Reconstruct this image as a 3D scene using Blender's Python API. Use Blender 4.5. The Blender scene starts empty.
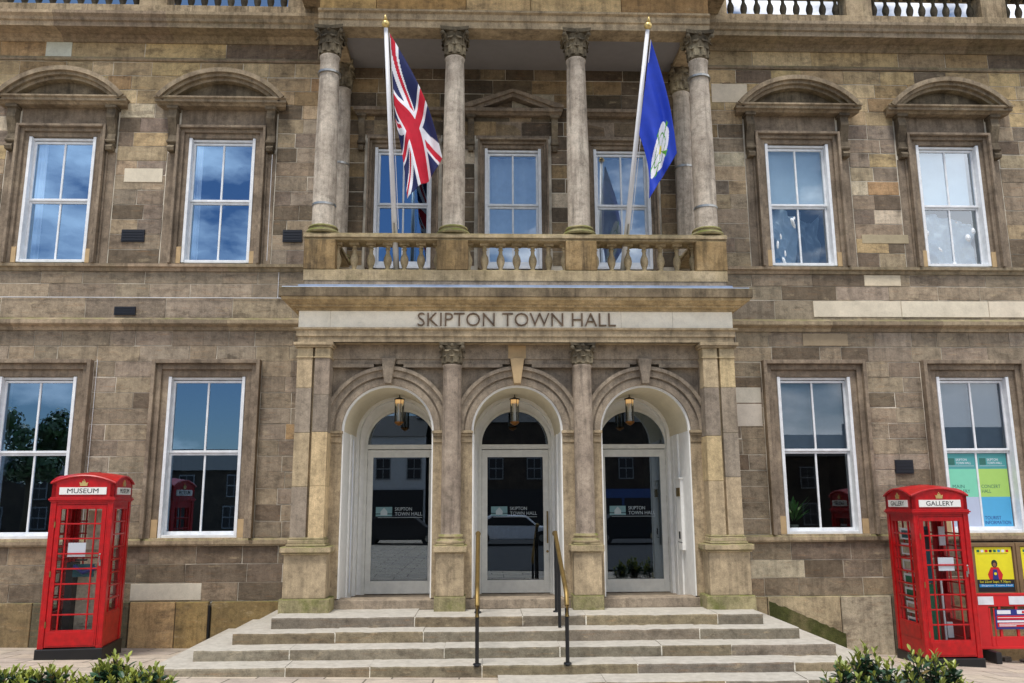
import bpy, math, random
from mathutils import Vector, Matrix
K = 1.2                                   # drawing units -> metres
R = math.radians
rng = random.Random(7)
sc = bpy.context.scene
col = sc.collection

# ------------------------------------------------------------------ camera, sky, sun, exposure
cam_d = bpy.data.cameras.new('camera'); cam = bpy.data.objects.new('camera', cam_d); col.objects.link(cam)
cam_d.sensor_width = 36; cam_d.lens = 36*830/1024; cam_d.clip_end = 1000; cam_d.clip_start = .1
yaw, pit, rol = 0.0346780234, 0.189653348, -0.00483897607
_r = Vector((math.cos(yaw), -math.sin(yaw), 0))
_f = Vector((math.sin(yaw)*math.cos(pit), math.cos(yaw)*math.cos(pit), math.sin(pit)))
_u = _r.cross(_f)
r2 = math.cos(rol)*_r + math.sin(rol)*_u; u2 = -math.sin(rol)*_r + math.cos(rol)*_u
M = Matrix((r2, u2, -_f)).transposed().to_4x4(); M.translation = Vector((-0.4537, -12.3, 2.1306))*K
cam.matrix_world = M
sc.camera = cam

SUN_EL, SUN_AZ = 65, 208                 # azimuth clockwise from +Y; sun in front-left, veiled by cloud
w = bpy.data.worlds.new('World'); sc.world = w; w.use_nodes = True
nt = w.node_tree; nt.nodes.clear()
def N(nt, t, **k):
    n = nt.nodes.new(t)
    for a, b in k.items(): setattr(n, a, b)
    return n
out = N(nt, 'ShaderNodeOutputWorld'); bg = N(nt, 'ShaderNodeBackground'); bg2 = N(nt, 'ShaderNodeBackground'); mx = N(nt, 'ShaderNodeMixShader')
sky = N(nt, 'ShaderNodeTexSky', sky_type='NISHITA', sun_disc=False, sun_elevation=R(SUN_EL), sun_rotation=R(SUN_AZ), dust_density=.15, ozone_density=4.0)
bg.inputs[1].default_value = .085
tc = N(nt, 'ShaderNodeTexCoord'); mp = N(nt, 'ShaderNodeMapping'); mp.inputs['Scale'].default_value = (1, 1, 2.2); mp.inputs['Location'].default_value = (1.2, 4.4, 2.6)
nz = N(nt, 'ShaderNodeTexNoise'); nz.inputs['Scale'].default_value = 3.1; nz.inputs['Detail'].default_value = 9; nz.inputs['Roughness'].default_value = .55
rp = N(nt, 'ShaderNodeValToRGB'); rp.color_ramp.elements[0].position = .47; rp.color_ramp.elements[1].position = .59
cn = N(nt, 'ShaderNodeValToRGB'); cn.color_ramp.elements[0].position = .5; cn.color_ramp.elements[0].color = (1, 1, 1.02, 1); cn.color_ramp.elements[1].position = .8; cn.color_ramp.elements[1].color = (.62, .68, .78, 1)
bg2.inputs[1].default_value = 1.7
L = nt.links.new
L(tc.outputs['Generated'], mp.inputs[0]); L(mp.outputs[0], nz.inputs[0]); 
sxx = N(nt, 'ShaderNodeSeparateXYZ'); L(tc.outputs['Generated'], sxx.inputs[0]); ma = N(nt, 'ShaderNodeMath', operation='MULTIPLY_ADD'); ma.inputs[1].default_value = .10; L(sxx.outputs[0], ma.inputs[0]); L(nz.outputs[0], ma.inputs[2])
L(ma.outputs[0], rp.inputs[0]); L(nz.outputs[0], cn.inputs[0])
L(sky.outputs[0], bg.inputs[0]); L(cn.outputs[0], bg2.inputs[0]); L(rp.outputs[0], mx.inputs[0]); L(bg.outputs[0], mx.inputs[1]); L(bg2.outputs[0], mx.inputs[2]); L(mx.outputs[0], out.inputs[0])
sd = bpy.data.lights.new('sun', 'SUN'); sun = bpy.data.objects.new('sun', sd); col.objects.link(sun)
sd.energy = 2.6; sd.angle = R(18); sd.color = (1, .95, .88)
sv = Vector((math.sin(R(SUN_AZ))*math.cos(R(SUN_EL)), math.cos(R(SUN_AZ))*math.cos(R(SUN_EL)), math.sin(R(SUN_EL))))
sun.rotation_euler = sv.to_track_quat('Z', 'Y').to_euler()
sc.view_settings.view_transform = 'Standard'; sc.view_settings.look = 'None'; sc.view_settings.gamma = 1; sc.view_settings.exposure = 0.27

# ------------------------------------------------------------------ materials
def lin(h):
    if isinstance(h, str):
        h = h.lstrip('#'); c = [int(h[i:i+2], 16)/255 for i in (0, 2, 4)]
    else: c = h
    return tuple(x/12.92 if x <= .04045 else ((x+.055)/1.055)**2.4 for x in c)
def base_mat(name, rough=.8, metal=0., spec=.5):
    m = bpy.data.materials.new(name); m.use_nodes = True
    b = m.node_tree.nodes['Principled BSDF']; b.inputs['Roughness'].default_value = rough; b.inputs['Metallic'].default_value = metal
    b.inputs['Specular IOR Level'].default_value = spec
    return m, m.node_tree, b
def rampn(nt, src, stops):
    r = N(nt, 'ShaderNodeValToRGB'); e = r.color_ramp.elements
    while len(e) < len(stops): e.new(.5)
    for i, (p, c) in enumerate(stops):
        e[i].position = p; e[i].color = (c, c, c, 1) if isinstance(c, (int, float)) else (*c, 1)
    nt.links.new(src, r.inputs[0]); return r.outputs[0]
def noise(nt, vec, scale, detail=5, rough=.6):
    n = N(nt, 'ShaderNodeTexNoise'); n.inputs['Scale'].default_value = scale; n.inputs['Detail'].default_value = detail; n.inputs['Roughness'].default_value = rough
    nt.links.new(vec, n.inputs['Vector']); return n.outputs[0]
def mixc(nt, fac, a, b, mode='MIX'):
    m = N(nt, 'ShaderNodeMix', data_type='RGBA', blend_type=mode)
    for s, v in ((m.inputs[0], fac), (m.inputs[6], a), (m.inputs[7], b)):
        if hasattr(v, 'links'): nt.links.new(v, s)
        else: s.default_value = v if isinstance(v, (int, float)) else (*v, 1)
    return m.outputs[2]
def scaled(nt, vec, s):
    m = N(nt, 'ShaderNodeMapping'); m.inputs['Scale'].default_value = s; nt.links.new(vec, m.inputs[0]); return m.outputs[0]
def plain(name, c, rough=.7, metal=0., var=.12, scale=8, bump=0., spec=.5):
    m, nt, b = base_mat(name, rough, metal, spec)
    g = N(nt, 'ShaderNodeNewGeometry'); n = noise(nt, g.outputs['Position'], scale)
    f = rampn(nt, n, [(.3, 1-var), (.7, 1+var*.6)])
    nt.links.new(mixc(nt, 1., lin(c), f, 'MULTIPLY'), b.inputs['Base Color'])
    if bump:
        bp = N(nt, 'ShaderNodeBump'); bp.inputs['Strength'].default_value = bump; bp.inputs['Distance'].default_value = .01
        nt.links.new(n, bp.inputs['Height']); nt.links.new(bp.outputs[0], b.inputs['Normal'])
    return m
def stone(name, cols, moss=0., soil=.5, attr=False, rough=.9, bump=.5, soilcol='#2c2620', streak=True, lit_wear=False, gain=1.22, calm=False):
    m, nt, b = base_mat(name, rough, 0, .25)
    g = N(nt, 'ShaderNodeNewGeometry'); P = g.outputs['Position']
    n1 = noise(nt, P, 1.7, 6, .62); n2 = noise(nt, P, 9, 8, .7); n3 = noise(nt, P, 60, 4, .7)
    if attr == 'soft':
        a = N(nt, 'ShaderNodeAttribute', attribute_name='Col'); base = mixc(nt, 1., a.outputs['Color'], rampn(nt, n1, [(.3, .84), (.7, 1.14)]), 'MULTIPLY')
    elif attr:
        a = N(nt, 'ShaderNodeAttribute', attribute_name='Col'); base = a.outputs['Color']
        base = mixc(nt, 1., base, rampn(nt, n1, [(.3, .86), (.7, 1.1)]), 'MULTIPLY')
        # iron bands and bedding lines of the sandstone
        nb = noise(nt, scaled(nt, P, (1.2, 1.2, 14)), 2.2, 5, .65)
        base = mixc(nt, rampn(nt, nb, [(.56, 0.), (.74, .35)]), base, lin('#94693f'))
        nd = noise(nt, scaled(nt, P, (1.1, 1.1, 2.6)), 1.35, 9, .72)
        base = mixc(nt, rampn(nt, nd, [(.53, 0.), (.62, .50)]), base, lin('#4a4036'))
        nl = noise(nt, scaled(nt, P, (1.6, 1.6, 5)), 1.9, 8, .75)
        base = mixc(nt, rampn(nt, nl, [(.58, 0.), (.68, .42)]), base, lin('#b3a283'))
    else:
        base = rampn(nt, n1, [(.32, lin(cols[0])), (.52, lin(cols[1])), (.72, lin(cols[2]))])
    base = mixc(nt, 1., base, rampn(nt, n2, [(.28, .88 if calm else .58), (.5, 1.), (.72, 1.06 if calm else 1.25)]), 'MULTIPLY')
    base = mixc(nt, 1., base, rampn(nt, n3, [(.3, .92 if calm else .76), (.7, 1.05 if calm else 1.18)]), 'MULTIPLY')
    if streak:
        ns = noise(nt, scaled(nt, P, (5, 5, .45)), 1.6, 6, .7)
        fac = rampn(nt, ns, [(.47, 0.), (.72, soil)])
        base = mixc(nt, fac, base, lin(soilcol))
    n4 = noise(nt, scaled(nt, P, (1, 1, 1.4)), 3.1, 7, .75)
    base = mixc(nt, rampn(nt, n4, [(.56, 0.), (.74, soil*.8)]), base, lin(soilcol))
    if moss:
        sx = N(nt, 'ShaderNodeSeparateXYZ'); nt.links.new(g.outputs['Normal'], sx.inputs[0])
        up = rampn(nt, sx.outputs[2], [(.15, 0.), (.6, 1.)])
        mf = rampn(nt, noise(nt, P, 4.5, 6, .7), [(.36, 0.), (.6, 1.)])
        ms = N(nt, 'ShaderNodeMath', operation='MULTIPLY'); nt.links.new(up, ms.inputs[0]); nt.links.new(mf, ms.inputs[1])
        side = N(nt, 'ShaderNodeMath', operation='MULTIPLY'); side.inputs[1].default_value = moss*.6
        nt.links.new(rampn(nt, noise(nt, scaled(nt, P, (1, 1, 1)), 2.6, 7, .75), [(.5, 0.), (.66, 1.)]), side.inputs[0])
        mm = N(nt, 'ShaderNodeMath', operation='MAXIMUM'); nt.links.new(ms.outputs[0], mm.inputs[0]); nt.links.new(side.outputs[0], mm.inputs[1])
        m2 = N(nt, 'ShaderNodeMath', operation='MULTIPLY'); m2.inputs[1].default_value = min(1, moss+.25); nt.links.new(mm.outputs[0], m2.inputs[0])
        base = mixc(nt, m2.outputs[0], base, mixc(nt, n2, lin('#3c4218'), lin('#727838')))
    if lit_wear:  # up-facing stone painted paler: light from above on the worn treads
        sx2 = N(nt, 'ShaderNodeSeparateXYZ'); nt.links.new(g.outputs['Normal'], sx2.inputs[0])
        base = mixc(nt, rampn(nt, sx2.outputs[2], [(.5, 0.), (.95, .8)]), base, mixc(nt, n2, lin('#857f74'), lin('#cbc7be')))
    base = mixc(nt, 1., base, tuple(gain*q for q in (1.0, 1.0, .995)), 'MULTIPLY')
    nt.links.new(base, b.inputs['Base Color'])
    ad = N(nt, 'ShaderNodeMath', operation='MULTIPLY_ADD'); ad.inputs[1].default_value = .35; nt.links.new(n3, ad.inputs[0]); nt.links.new(n2, ad.inputs[2])
    bp = N(nt, 'ShaderNodeBump'); bp.inputs['Strength'].default_value = bump; bp.inputs['Distance'].default_value = .02
    nt.links.new(ad.outputs[0], bp.inputs['Height']); nt.links.new(bp.outputs[0], b.inputs['Normal'])
    return m
def glass(name, refl=.38, tint=(.8, .9, .95), rough=.0, wave=.0, tint2=(.86, .93, 1), fz=.35):
    m = bpy.data.materials.new(name); m.use_nodes = True; nt = m.node_tree; nt.nodes.clear()
    o = N(nt, 'ShaderNodeOutputMaterial'); t = N(nt, 'ShaderNodeBsdfTransparent'); t.inputs[0].default_value = (*tint, 1)
    g = N(nt, 'ShaderNodeBsdfGlossy'); g.inputs['Roughness'].default_value = rough; g.inputs[0].default_value = (*tint2, 1)
    lw = N(nt, 'ShaderNodeLayerWeight'); lw.inputs[0].default_value = fz
    f = rampn(nt, lw.outputs['Fresnel'], [(0., refl), (1., 1.)])
    if wave:
        ge = N(nt, 'ShaderNodeNewGeometry'); n = noise(nt, ge.outputs['Position'], 1.8, 2)
        bp = N(nt, 'ShaderNodeBump'); bp.inputs['Strength'].default_value = wave; bp.inputs['Distance'].default_value = .05
        nt.links.new(n, bp.inputs['Height']); nt.links.new(bp.outputs[0], g.inputs['Normal'])
    x = N(nt, 'ShaderNodeMixShader'); nt.links.new(f, x.inputs[0]); nt.links.new(t.outputs[0], x.inputs[1]); nt.links.new(g.outputs[0], x.inputs[2]); nt.links.new(x.outputs[0], o.inputs[0])
    return m
MT = {}
MT['ashlar'] = stone('ashlar_sandstone', None, attr=True, soil=.42, bump=.8, gain=1.38)
MT['plinth'] = stone('plinth_sandstone', None, attr=True, soil=.4, moss=.18, bump=.6, gain=1.35)
MT['mortar'] = plain('mortar', '#d8cfbd', .95, var=.6, scale=2.2)
MT['trimattr'] = stone('coursed_trim_stone', None, attr='soft', soil=.5, moss=.3)
MT['porticoattr'] = stone('portico_block_stone', None, attr='soft', soil=.35, moss=.08, bump=.4)
MT['trim'] = stone('moulded_sandstone', ['#6b5d4c', '#8a7c68', '#a29179'], soil=.55, moss=.3)
MT['surround'] = stone('surround_sandstone', ['#6d6153', '#837565', '#998a76'], soil=.5)
MT['cornice'] = stone('cornice_sandstone', ['#6f604b', '#96856c', '#ac9b80'], soil=.8, moss=.25)
MT['portico'] = stone('portico_sandstone', ['#84786a', '#988a78', '#a99a86'], soil=.45, moss=.0, bump=.4, gain=1.1)
MT['portico_warm'] = stone('warm_portico_sandstone', ['#94846c', '#aa987c', '#bda98a'], soil=.5, moss=.10, gain=1.1, bump=.35)
MT['porticolow'] = stone('mossy_portico_sandstone', ['#8f8066', '#a59477', '#b6a486'], soil=.35, moss=.7, bump=.5)
MT['column'] = stone('column_sandstone', ['#92877a', '#aba092', '#beb4a5'], soil=.65, bump=.3)
MT['pale'] = stone('cleaned_frieze_stone', ['#bdb6a6', '#c9c2b2', '#d2ccbd'], soil=.1, bump=.2, calm=True, gain=1.6, streak=False)
MT['newstone'] = plain('new_keystone_stone', '#bda27a', .9, var=.15)
MT['capital'] = stone('blackened_capital_stone', ['#332e27', '#6f6553', '#b0a488'], soil=.7, soilcol='#14120f', streak=False)
MT['cleanstone'] = stone('clean_replacement_stone', None, attr='soft', soil=.1, bump=.3, gain=.98, streak=False, calm=True)
MT['cyma'] = stone('golden_cyma_stone', ['#8f7c5e', '#ab9672', '#bda884'], soil=.4, bump=.3)
MT['sootyfascia'] = stone('sooty_fascia_stone', ['#4f463a', '#6e614e', '#8a7b63'], soil=.7, moss=.2)
MT['pedestal'] = stone('iron_stained_pedestal_stone', ['#6f5c40', '#8a7350', '#a38c68'], soil=.85, moss=.15)
MT['console'] = stone('sooty_console_stone', ['#4a4136', '#6b6050', '#8f826c'], soil=.7, soilcol='#1b1814')
MT['lowcolumn'] = stone('pinkish_column_stone', ['#7d7064', '#948677', '#a69786'], soil=.6, bump=.4)
MT['balstone'] = stone('weathered_baluster_stone', ['#8c7d61', '#a39274', '#b5a487'], soil=.45, moss=.35)
MT['darkbal'] = stone('shaded_baluster_stone', ['#2f2b25', '#453f35', '#5f5748'], soil=.6, moss=.2)  # colour darkened to paint in the backlit shade of the parapet balusters
MT['mossybase'] = stone('green_mossy_base_stone', ['#6f6c4a', '#928867', '#a89b76'], soil=.4, moss=1.1, bump=.6)
MT['mosspatch'] = stone('moss_growth', ['#2f3318', '#4a4d29', '#6e6548'], soil=.3, bump=.8, streak=False)
MT['step'] = stone('worn_step_stone', None, attr=True, soil=.7, moss=.0, bump=.5, streak=False, lit_wear=True)
MT['white'] = plain('white_window_paint', '#e6e9ec', .45, var=.14)
MT['doorpaint'] = plain('cream_door_paint', '#e6e5dd', .4, var=.10)
MT['limewash'] = plain('white_painted_reveal', '#f2f1ec', .6, var=.08, bump=.1)
MT['cream'] = plain('cream_vault_plaster', '#ddd3b9', .8, var=.06)
MT['soffit'] = plain('grey_painted_soffit', '#8f8d8e', .8, var=.05)
MT['lead'] = plain('lead_flashing', '#7f8ea6', .5, .0, var=.25, scale=5)
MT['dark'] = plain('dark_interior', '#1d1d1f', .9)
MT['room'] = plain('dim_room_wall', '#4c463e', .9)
MT['black'] = plain('black_paint', '#0e0f12', .45)
MT['navy'] = plain('dark_vent_grille', '#0a0f1c', .5)
MT['brass'] = plain('worn_brass', '#8f7849', .5, .85, var=.25)
MT['gold'] = plain('gold_leaf', '#d8bf7c', .35, .6)
MT['steel'] = plain('brushed_steel', '#a8a8a4', .35, .9)
MT['wire'] = plain('grey_wire', '#8f918f', .5)
MT['red'] = plain('gloss_red_paint', '#b30710', .34, var=.28, scale=11, spec=.5, bump=.05)
MT['redplastic'] = plain('red_plastic', '#c8141c', .5, var=.1)
MT['whiteplastic'] = plain('reflective_white', '#dcdfe6', .4)
MT['pole'] = plain('white_pole_paint', '#e2e3e6', .4, var=.05)
MT['flagred'] = plain('flag_red_cloth', '#c4122f', .8); MT['flagwhite'] = plain('flag_white_cloth', '#e4e4ea', .8); MT['flagnavy'] = plain('flag_navy_cloth', '#101c52', .8)
MT['flagblue'] = plain('flag_blue_cloth', '#0d38b4', .7); MT['rosegreen'] = plain('rose_green', '#4f9a2e', .8); MT['roseyellow'] = plain('rose_yellow', '#ddd02c', .8)
MT['letter'] = stone('dark_letter_stone', ['#5d4f42', '#715f4e', '#82705c'], soil=.2, bump=.1)
MT['sign'] = plain('opal_sign_glass', '#e6e6e2', .35, var=.03)
MT['ink'] = plain('black_ink', '#1b1b1e', .6)
MT['glassup'] = glass('upper_window_glass', .40, wave=.012, tint2=(.40, .64, .95))
MT['glassmid'] = glass('pale_window_glass', .20)
MT['glassloggia'] = glass('loggia_window_glass', .36, wave=.012)
MT['glasslow'] = glass('ground_window_glass', .30, wave=.003, tint2=(.45, .68, .95))
MT['glassright'] = glass('right_window_glass', .08)
MT['glassdoor'] = glass('door_glass', .13, tint=(.5, .56, .62), tint2=(.75, .88, 1))
MT['glassbox'] = glass('kiosk_glass', .015, tint=(.97, .98, .98), fz=.08)
MT['glasslamp'] = glass('lantern_glass', .12, tint=(.92, .92, .9))
MT['curtain'] = plain('white_net_curtain', '#eef1f5', .9, var=.1)
MT['sheet'] = plain('white_dust_sheet', '#eef2f5', .6, var=.1)
MT['paleblind'] = plain('pale_blind', '#c9d2d8', .9, var=.05)
MT['blind'] = plain('grey_roller_blind', '#98a3ae', .9, var=.06)
for k_, c_ in dict(teal='#4c9a9c', mint='#7ccfb0', lime='#a6cf6a', sky='#4fa8d8', lilac='#b4bfd6').items(): MT[k_] = plain('film_'+k_, c_, .6, var=.03)
MT['greytext'] = plain('pale_grey_vinyl', '#aab6bc', .6); MT['tealtext'] = plain('teal_vinyl', '#6d9298', .6); MT['darktext'] = plain('dark_green_vinyl', '#2f6a60', .6)
MT['yellow'] = plain('poster_yellow', '#e4dc1c', .6, var=.08); MT['cyan'] = plain('poster_blue', '#1c86c4', .6); MT['paper'] = plain('white_paper', '#dfe2e8', .8, var=.03)
MT['wood'] = plain('brown_board_frame', '#7a6243', .7, var=.2); MT['boardgrey'] = plain('carved_stone_panel', '#bdb49e', .95, var=.35, scale=14, bump=.8)
MT['exgreen'] = plain('green_display_board', '#1e6f50', .8); MT['exteal'] = plain('teal_display_board', '#1a5a66', .8); MT['navyblue'] = plain('sign_navy', '#1c2c7c', .5)
MT['skin'] = plain('printed_skin', '#8a5a40', .7)
MT['amber'] = plain('copper_lamp_fitting', '#9c6a34', .35, .7)
MT['house_white'] = plain('white_render', '#b4b8bc', .9, var=.1); MT['house_stone'] = stone('street_stone', ['#2e2a26', '#3c3630', '#4a4238'], soil=.5)
MT['streetframe'] = plain('dull_street_frame', '#7c8084', .6, var=.3)
MT['slate'] = plain('slate_roof', '#1e2024', .7, var=.2); MT['shopblue'] = plain('blue_shopfront', '#2c4a82', .5)
MT['rubble'] = stone('grey_rubble', ['#3c3834', '#6c665e', '#8c867c'], soil=.6)
def lampmat():
    m = bpy.data.materials.new('lamp_glow'); m.use_nodes = True; b = m.node_tree.nodes['Principled BSDF']
    b.inputs['Base Color'].default_value = (.9, .7, .4, 1); b.inputs['Emission Color'].default_value = (1, .55, .2, 1); b.inputs['Emission Strength'].default_value = .35; return m
MT['glow'] = lampmat()
def leafmat(name, a, b_):
    m, nt, b = base_mat(name, .38, 0, .5)
    oi = N(nt, 'ShaderNodeAttribute', attribute_name='Col')
    nt.links.new(oi.outputs['Color'], b.inputs['Base Color'])
    return m
MT['leaf'] = leafmat('glossy_leaf', 0, 0); MT['stem'] = plain('brown_stem', '#4c4230', .9)
def slabmat():
    m, nt, b = base_mat('york_stone_paving', .85, 0, .3)
    g = N(nt, 'ShaderNodeNewGeometry'); P = g.outputs['Position']
    br = N(nt, 'ShaderNodeTexBrick', offset=.37); br.inputs['Scale'].default_value = 1; br.inputs['Brick Width'].default_value = .85; br.inputs['Row Height'].default_value = .52
    br.inputs['Mortar Size'].default_value = .012; br.inputs['Color1'].default_value = (*lin('#c2b5a2'), 1); br.inputs['Color2'].default_value = (*lin('#b0a498'), 1); br.inputs['Mortar'].default_value = (*lin('#6f675c'), 1)
    nt.links.new(P, br.inputs[0])
    c = mixc(nt, 1., br.outputs[0], rampn(nt, noise(nt, P, 3.2, 8, .7), [(.3, .72), (.7, 1.2)]), 'MULTIPLY')
    c = mixc(nt, 1., c, rampn(nt, noise(nt, P, 50, 3), [(.3, .85), (.7, 1.12)]), 'MULTIPLY')
    nt.links.new(c, b.inputs[0]); bp = N(nt, 'ShaderNodeBump'); bp.inputs['Strength'].default_value = .4; bp.inputs['Distance'].default_value = .02
    nt.links.new(noise(nt, P, 20, 6), bp.inputs['Height']); nt.links.new(bp.outputs[0], b.inputs['Normal']); return m
MT['slabs'] = slabmat()
MT['asphalt'] = plain('asphalt', '#343436', .9, var=.2, scale=30)

# ------------------------------------------------------------------ mesh builder
class MB:
    def __init__(s): s.v = []; s.f = []; s.m = []; s.c = []; s.hascol = False
    def face(s, pts, m=0, c=None):
        i = len(s.v); s.v += [tuple(p) for p in pts]; s.f.append(tuple(range(i, i+len(pts)))); s.m.append(m); s.c.append(c)
        if c: s.hascol = True
    def mesh(s, vs, fs, m=0, c=None):
        i = len(s.v); s.v += [tuple(p) for p in vs]
        for f in fs: s.f.append(tuple(a+i for a in f)); s.m.append(m); s.c.append(c)
        if c: s.hascol = True
    def box(s, x0, x1, y0, y1, z0, z1, m=0, c=None, ch=0.):
        if x1 < x0: x0, x1 = x1, x0
        if ch:   # chamfered front (towards -y)
            v = [(x0, y0+ch, z0), (x1, y0+ch, z0), (x1, y0+ch, z1), (x0, y0+ch, z1), (x0+ch, y0, z0+ch), (x1-ch, y0, z0+ch), (x1-ch, y0, z1-ch), (x0+ch, y0, z1-ch),
                 (x0, y1, z0), (x1, y1, z0), (x1, y1, z1), (x0, y1, z1)]
            f = [(4, 5, 6, 7), (0, 1, 5, 4), (1, 2, 6, 5), (2, 3, 7, 6), (3, 0, 4, 7), (0, 8, 9, 1), (1, 9, 10, 2), (2, 10, 11, 3), (3, 11, 8, 0)]
        else:
            v = [(x0, y0, z0), (x1, y0, z0), (x1, y1, z0), (x0, y1, z0), (x0, y0, z1), (x1, y0, z1), (x1, y1, z1), (x0, y1, z1)]
            f = [(0, 3, 2, 1), (4, 5, 6, 7), (0, 1, 5, 4), (1, 2, 6, 5), (2, 3, 7, 6), (3, 0, 4, 7)]
        s.mesh(v, f, m, c); return s
    def extx(s, prof, x0, x1, m=0, c=None, mit0=0, mit1=0):
        """closed (y,z) outline extruded along x; mit = mitre at the ends (x grows with -y)"""
        n = len(prof); yb = max(p[0] for p in prof)
        a = [(x0-mit0*(yb-y), y, z) for y, z in prof]; b = [(x1+mit1*(yb-y), y, z) for y, z in prof]
        s.mesh(a+b, [tuple(range(n)), tuple(range(2*n-1, n-1, -1))]+[(i, i+n, (i+1) % n+n, (i+1) % n) for i in range(n)], m, c); return s
    def prism(s, pts, y0, y1, m=0, c=None):
        """(x,z) polygon extruded in y"""
        n = len(pts); a = [(x, y0, z) for x, z in pts]; b = [(x, y1, z) for x, z in pts]
        s.mesh(a+b, [tuple(range(n)), tuple(range(2*n-1, n-1, -1))]+[(i, i+n, (i+1) % n+n, (i+1) % n) for i in range(n)], m, c); return s
    def arc(s, cx, cz, r0, r1, a0, a1, y0, y1, n=24, m=0, c=None, sz=1.):
        """ring sector in the xz plane between radii, extruded y0..y1"""
        v = []
        for i in range(n+1):
            a = a0+(a1-a0)*i/n; ca, sa = math.cos(a), math.sin(a)*sz
            v += [(cx+r0*ca, y0, cz+r0*sa), (cx+r1*ca, y0, cz+r1*sa), (cx+r1*ca, y1, cz+r1*sa), (cx+r0*ca, y1, cz+r0*sa)]
        f = [(0, 1, 2, 3), (4*n+3, 4*n+2, 4*n+1, 4*n)]
        for i in range(n):
            for k in range(4): f.append((4*i+k, 4*i+4+k, 4*i+4+(k+1) % 4, 4*i+(k+1) % 4))
        s.mesh(v, f, m, c); return s
    def lathe(s, prof, cx=0, cy=0, cz=0, n=20, m=0, c=None, cap=True):
        v = []
        for r, z in prof:
            for k in range(n): a = 2*math.pi*k/n; v.append((cx+r*math.cos(a), cy+r*math.sin(a), cz+z))
        f = [(i*n+k, i*n+(k+1) % n, (i+1)*n+(k+1) % n, (i+1)*n+k) for i in range(len(prof)-1) for k in range(n)]
        if cap: f += [tuple(range(n-1, -1, -1)), tuple((len(prof)-1)*n+k for k in range(n))]
        s.mesh(v, f, m, c); return s
    def tube(s, path, r, n=8, m=0, c=None, cap=True):
        P = [Vector(p) for p in path]; v = []; rr = r if isinstance(r, (list, tuple)) else [r]*len(P)
        ref = Vector((0, 0, 1))
        d0 = (P[1]-P[0]).normalized()
        if abs(d0.dot(ref)) > .9: ref = Vector((1, 0, 0))
        for i, p in enumerate(P):
            d = (P[min(i+1, len(P)-1)]-P[max(i-1, 0)]).normalized(); a = d.cross(ref).normalized(); b = d.cross(a)
            for k in range(n): t = 2*math.pi*k/n; v.append(p+rr[i]*(math.cos(t)*a+math.sin(t)*b))
        f = [(i*n+k, i*n+(k+1) % n, (i+1)*n+(k+1) % n, (i+1)*n+k) for i in range(len(P)-1) for k in range(n)]
        if cap: f += [tuple(range(n-1, -1, -1)), tuple((len(P)-1)*n+k for k in range(n))]
        s.mesh(v, f, m, c); return s
    def sphere(s, x, y, z, r, m=0, n=12, sz=1., c=None):
        prof = [(max(1e-4, r*math.sin(math.pi*i/8)), -r*sz*math.cos(math.pi*i/8)) for i in range(9)]
        return s.lathe(prof, x, y, z, n, m, c)
    def text(s, txt, x0, x1, z0, z1, y, m=0, depth=.004, face='-y', weight=0.):
        vs, fs = text_geo(txt, depth, weight)
        X = [p[0] for p in vs]; Y = [p[1] for p in vs]; ax, bx, ay, by = min(X), max(X), min(Y), max(Y)
        out = []
        for p in vs:
            u = x0+(p[0]-ax)/(bx-ax)*(x1-x0); h = z0+(p[1]-ay)/(by-ay)*(z1-z0); d = p[2]
            out.append((u, y-d, h) if face == '-y' else ((y+d, u, h) if face == '+x' else (y-d, -u, h)))
        s.mesh(out, fs, m); return s
    def build(s, name, mats, parent=None, loc=(0, 0, 0), rot=0, smooth=False, bevel=0, auto=None):
        me = bpy.data.meshes.new(name)
        me.from_pydata([(a*K, b*K, c*K) for a, b, c in s.v], [], s.f)
        if not isinstance(mats, (list, tuple)): mats = [mats]
        for q in mats: me.materials.append(MT[q] if isinstance(q, str) else q)
        for p, mi in zip(me.polygons, s.m): p.material_index = mi; p.use_smooth = smooth
        if s.hascol:
            ca = me.color_attributes.new('Col', 'FLOAT_COLOR', 'CORNER'); buf = []
            for p, c in zip(me.polygons, s.c): buf += list((*(c or (.3, .27, .22)), 1))*p.loop_total
            ca.data.foreach_set('color', buf)
        import bmesh
        bm = bmesh.new(); bm.from_mesh(me)
        bmesh.ops.recalc_face_normals(bm, faces=bm.faces)
        bm.to_mesh(me); bm.free()
        if smooth and auto: me.set_sharp_from_angle(angle=R(auto))
        o = bpy.data.objects.new(name, me); col.objects.link(o); o.location = Vector(loc)*K; o.rotation_euler = (0, 0, rot)
        if parent: o.parent = parent
        if bevel:
            b = o.modifiers.new('bevel', 'BEVEL'); b.width = bevel*K; b.segments = 2; b.limit_method = 'ANGLE'; b.angle_limit = R(40)
        return o
_tc = {}
def text_geo(txt, depth, weight):
    k = (txt, depth, weight)
    if k not in _tc:
        cu = bpy.data.curves.new('t', 'FONT'); cu.body = txt; cu.extrude = depth/2; cu.offset = weight; cu.resolution_u = 3; cu.space_line = .95
        o = bpy.data.objects.new('t', cu); col.objects.link(o); bpy.context.view_layer.update()
        me = bpy.data.meshes.new_from_object(o.evaluated_get(bpy.context.evaluated_depsgraph_get()))
        _tc[k] = ([tuple(v.co) for v in me.vertices], [tuple(p.vertices) for p in me.polygons])
        bpy.data.objects.remove(o); bpy.data.curves.remove(cu); bpy.data.meshes.remove(me)
    return _tc[k]
def empty(name, loc=(0, 0, 0), rot=0, parent=None):
    o = bpy.data.objects.new(name, None); col.objects.link(o); o.location = Vector(loc)*K; o.rotation_euler = (0, 0, rot); o.empty_display_size = .2
    if parent: o.parent = parent
    return o
def tag(o, label, cat, group=None):
    o['label'] = label; o['category'] = cat
    if group: o['group'] = group
    return o
def struct(o, kind='structure'): o['kind'] = kind; return o
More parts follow.
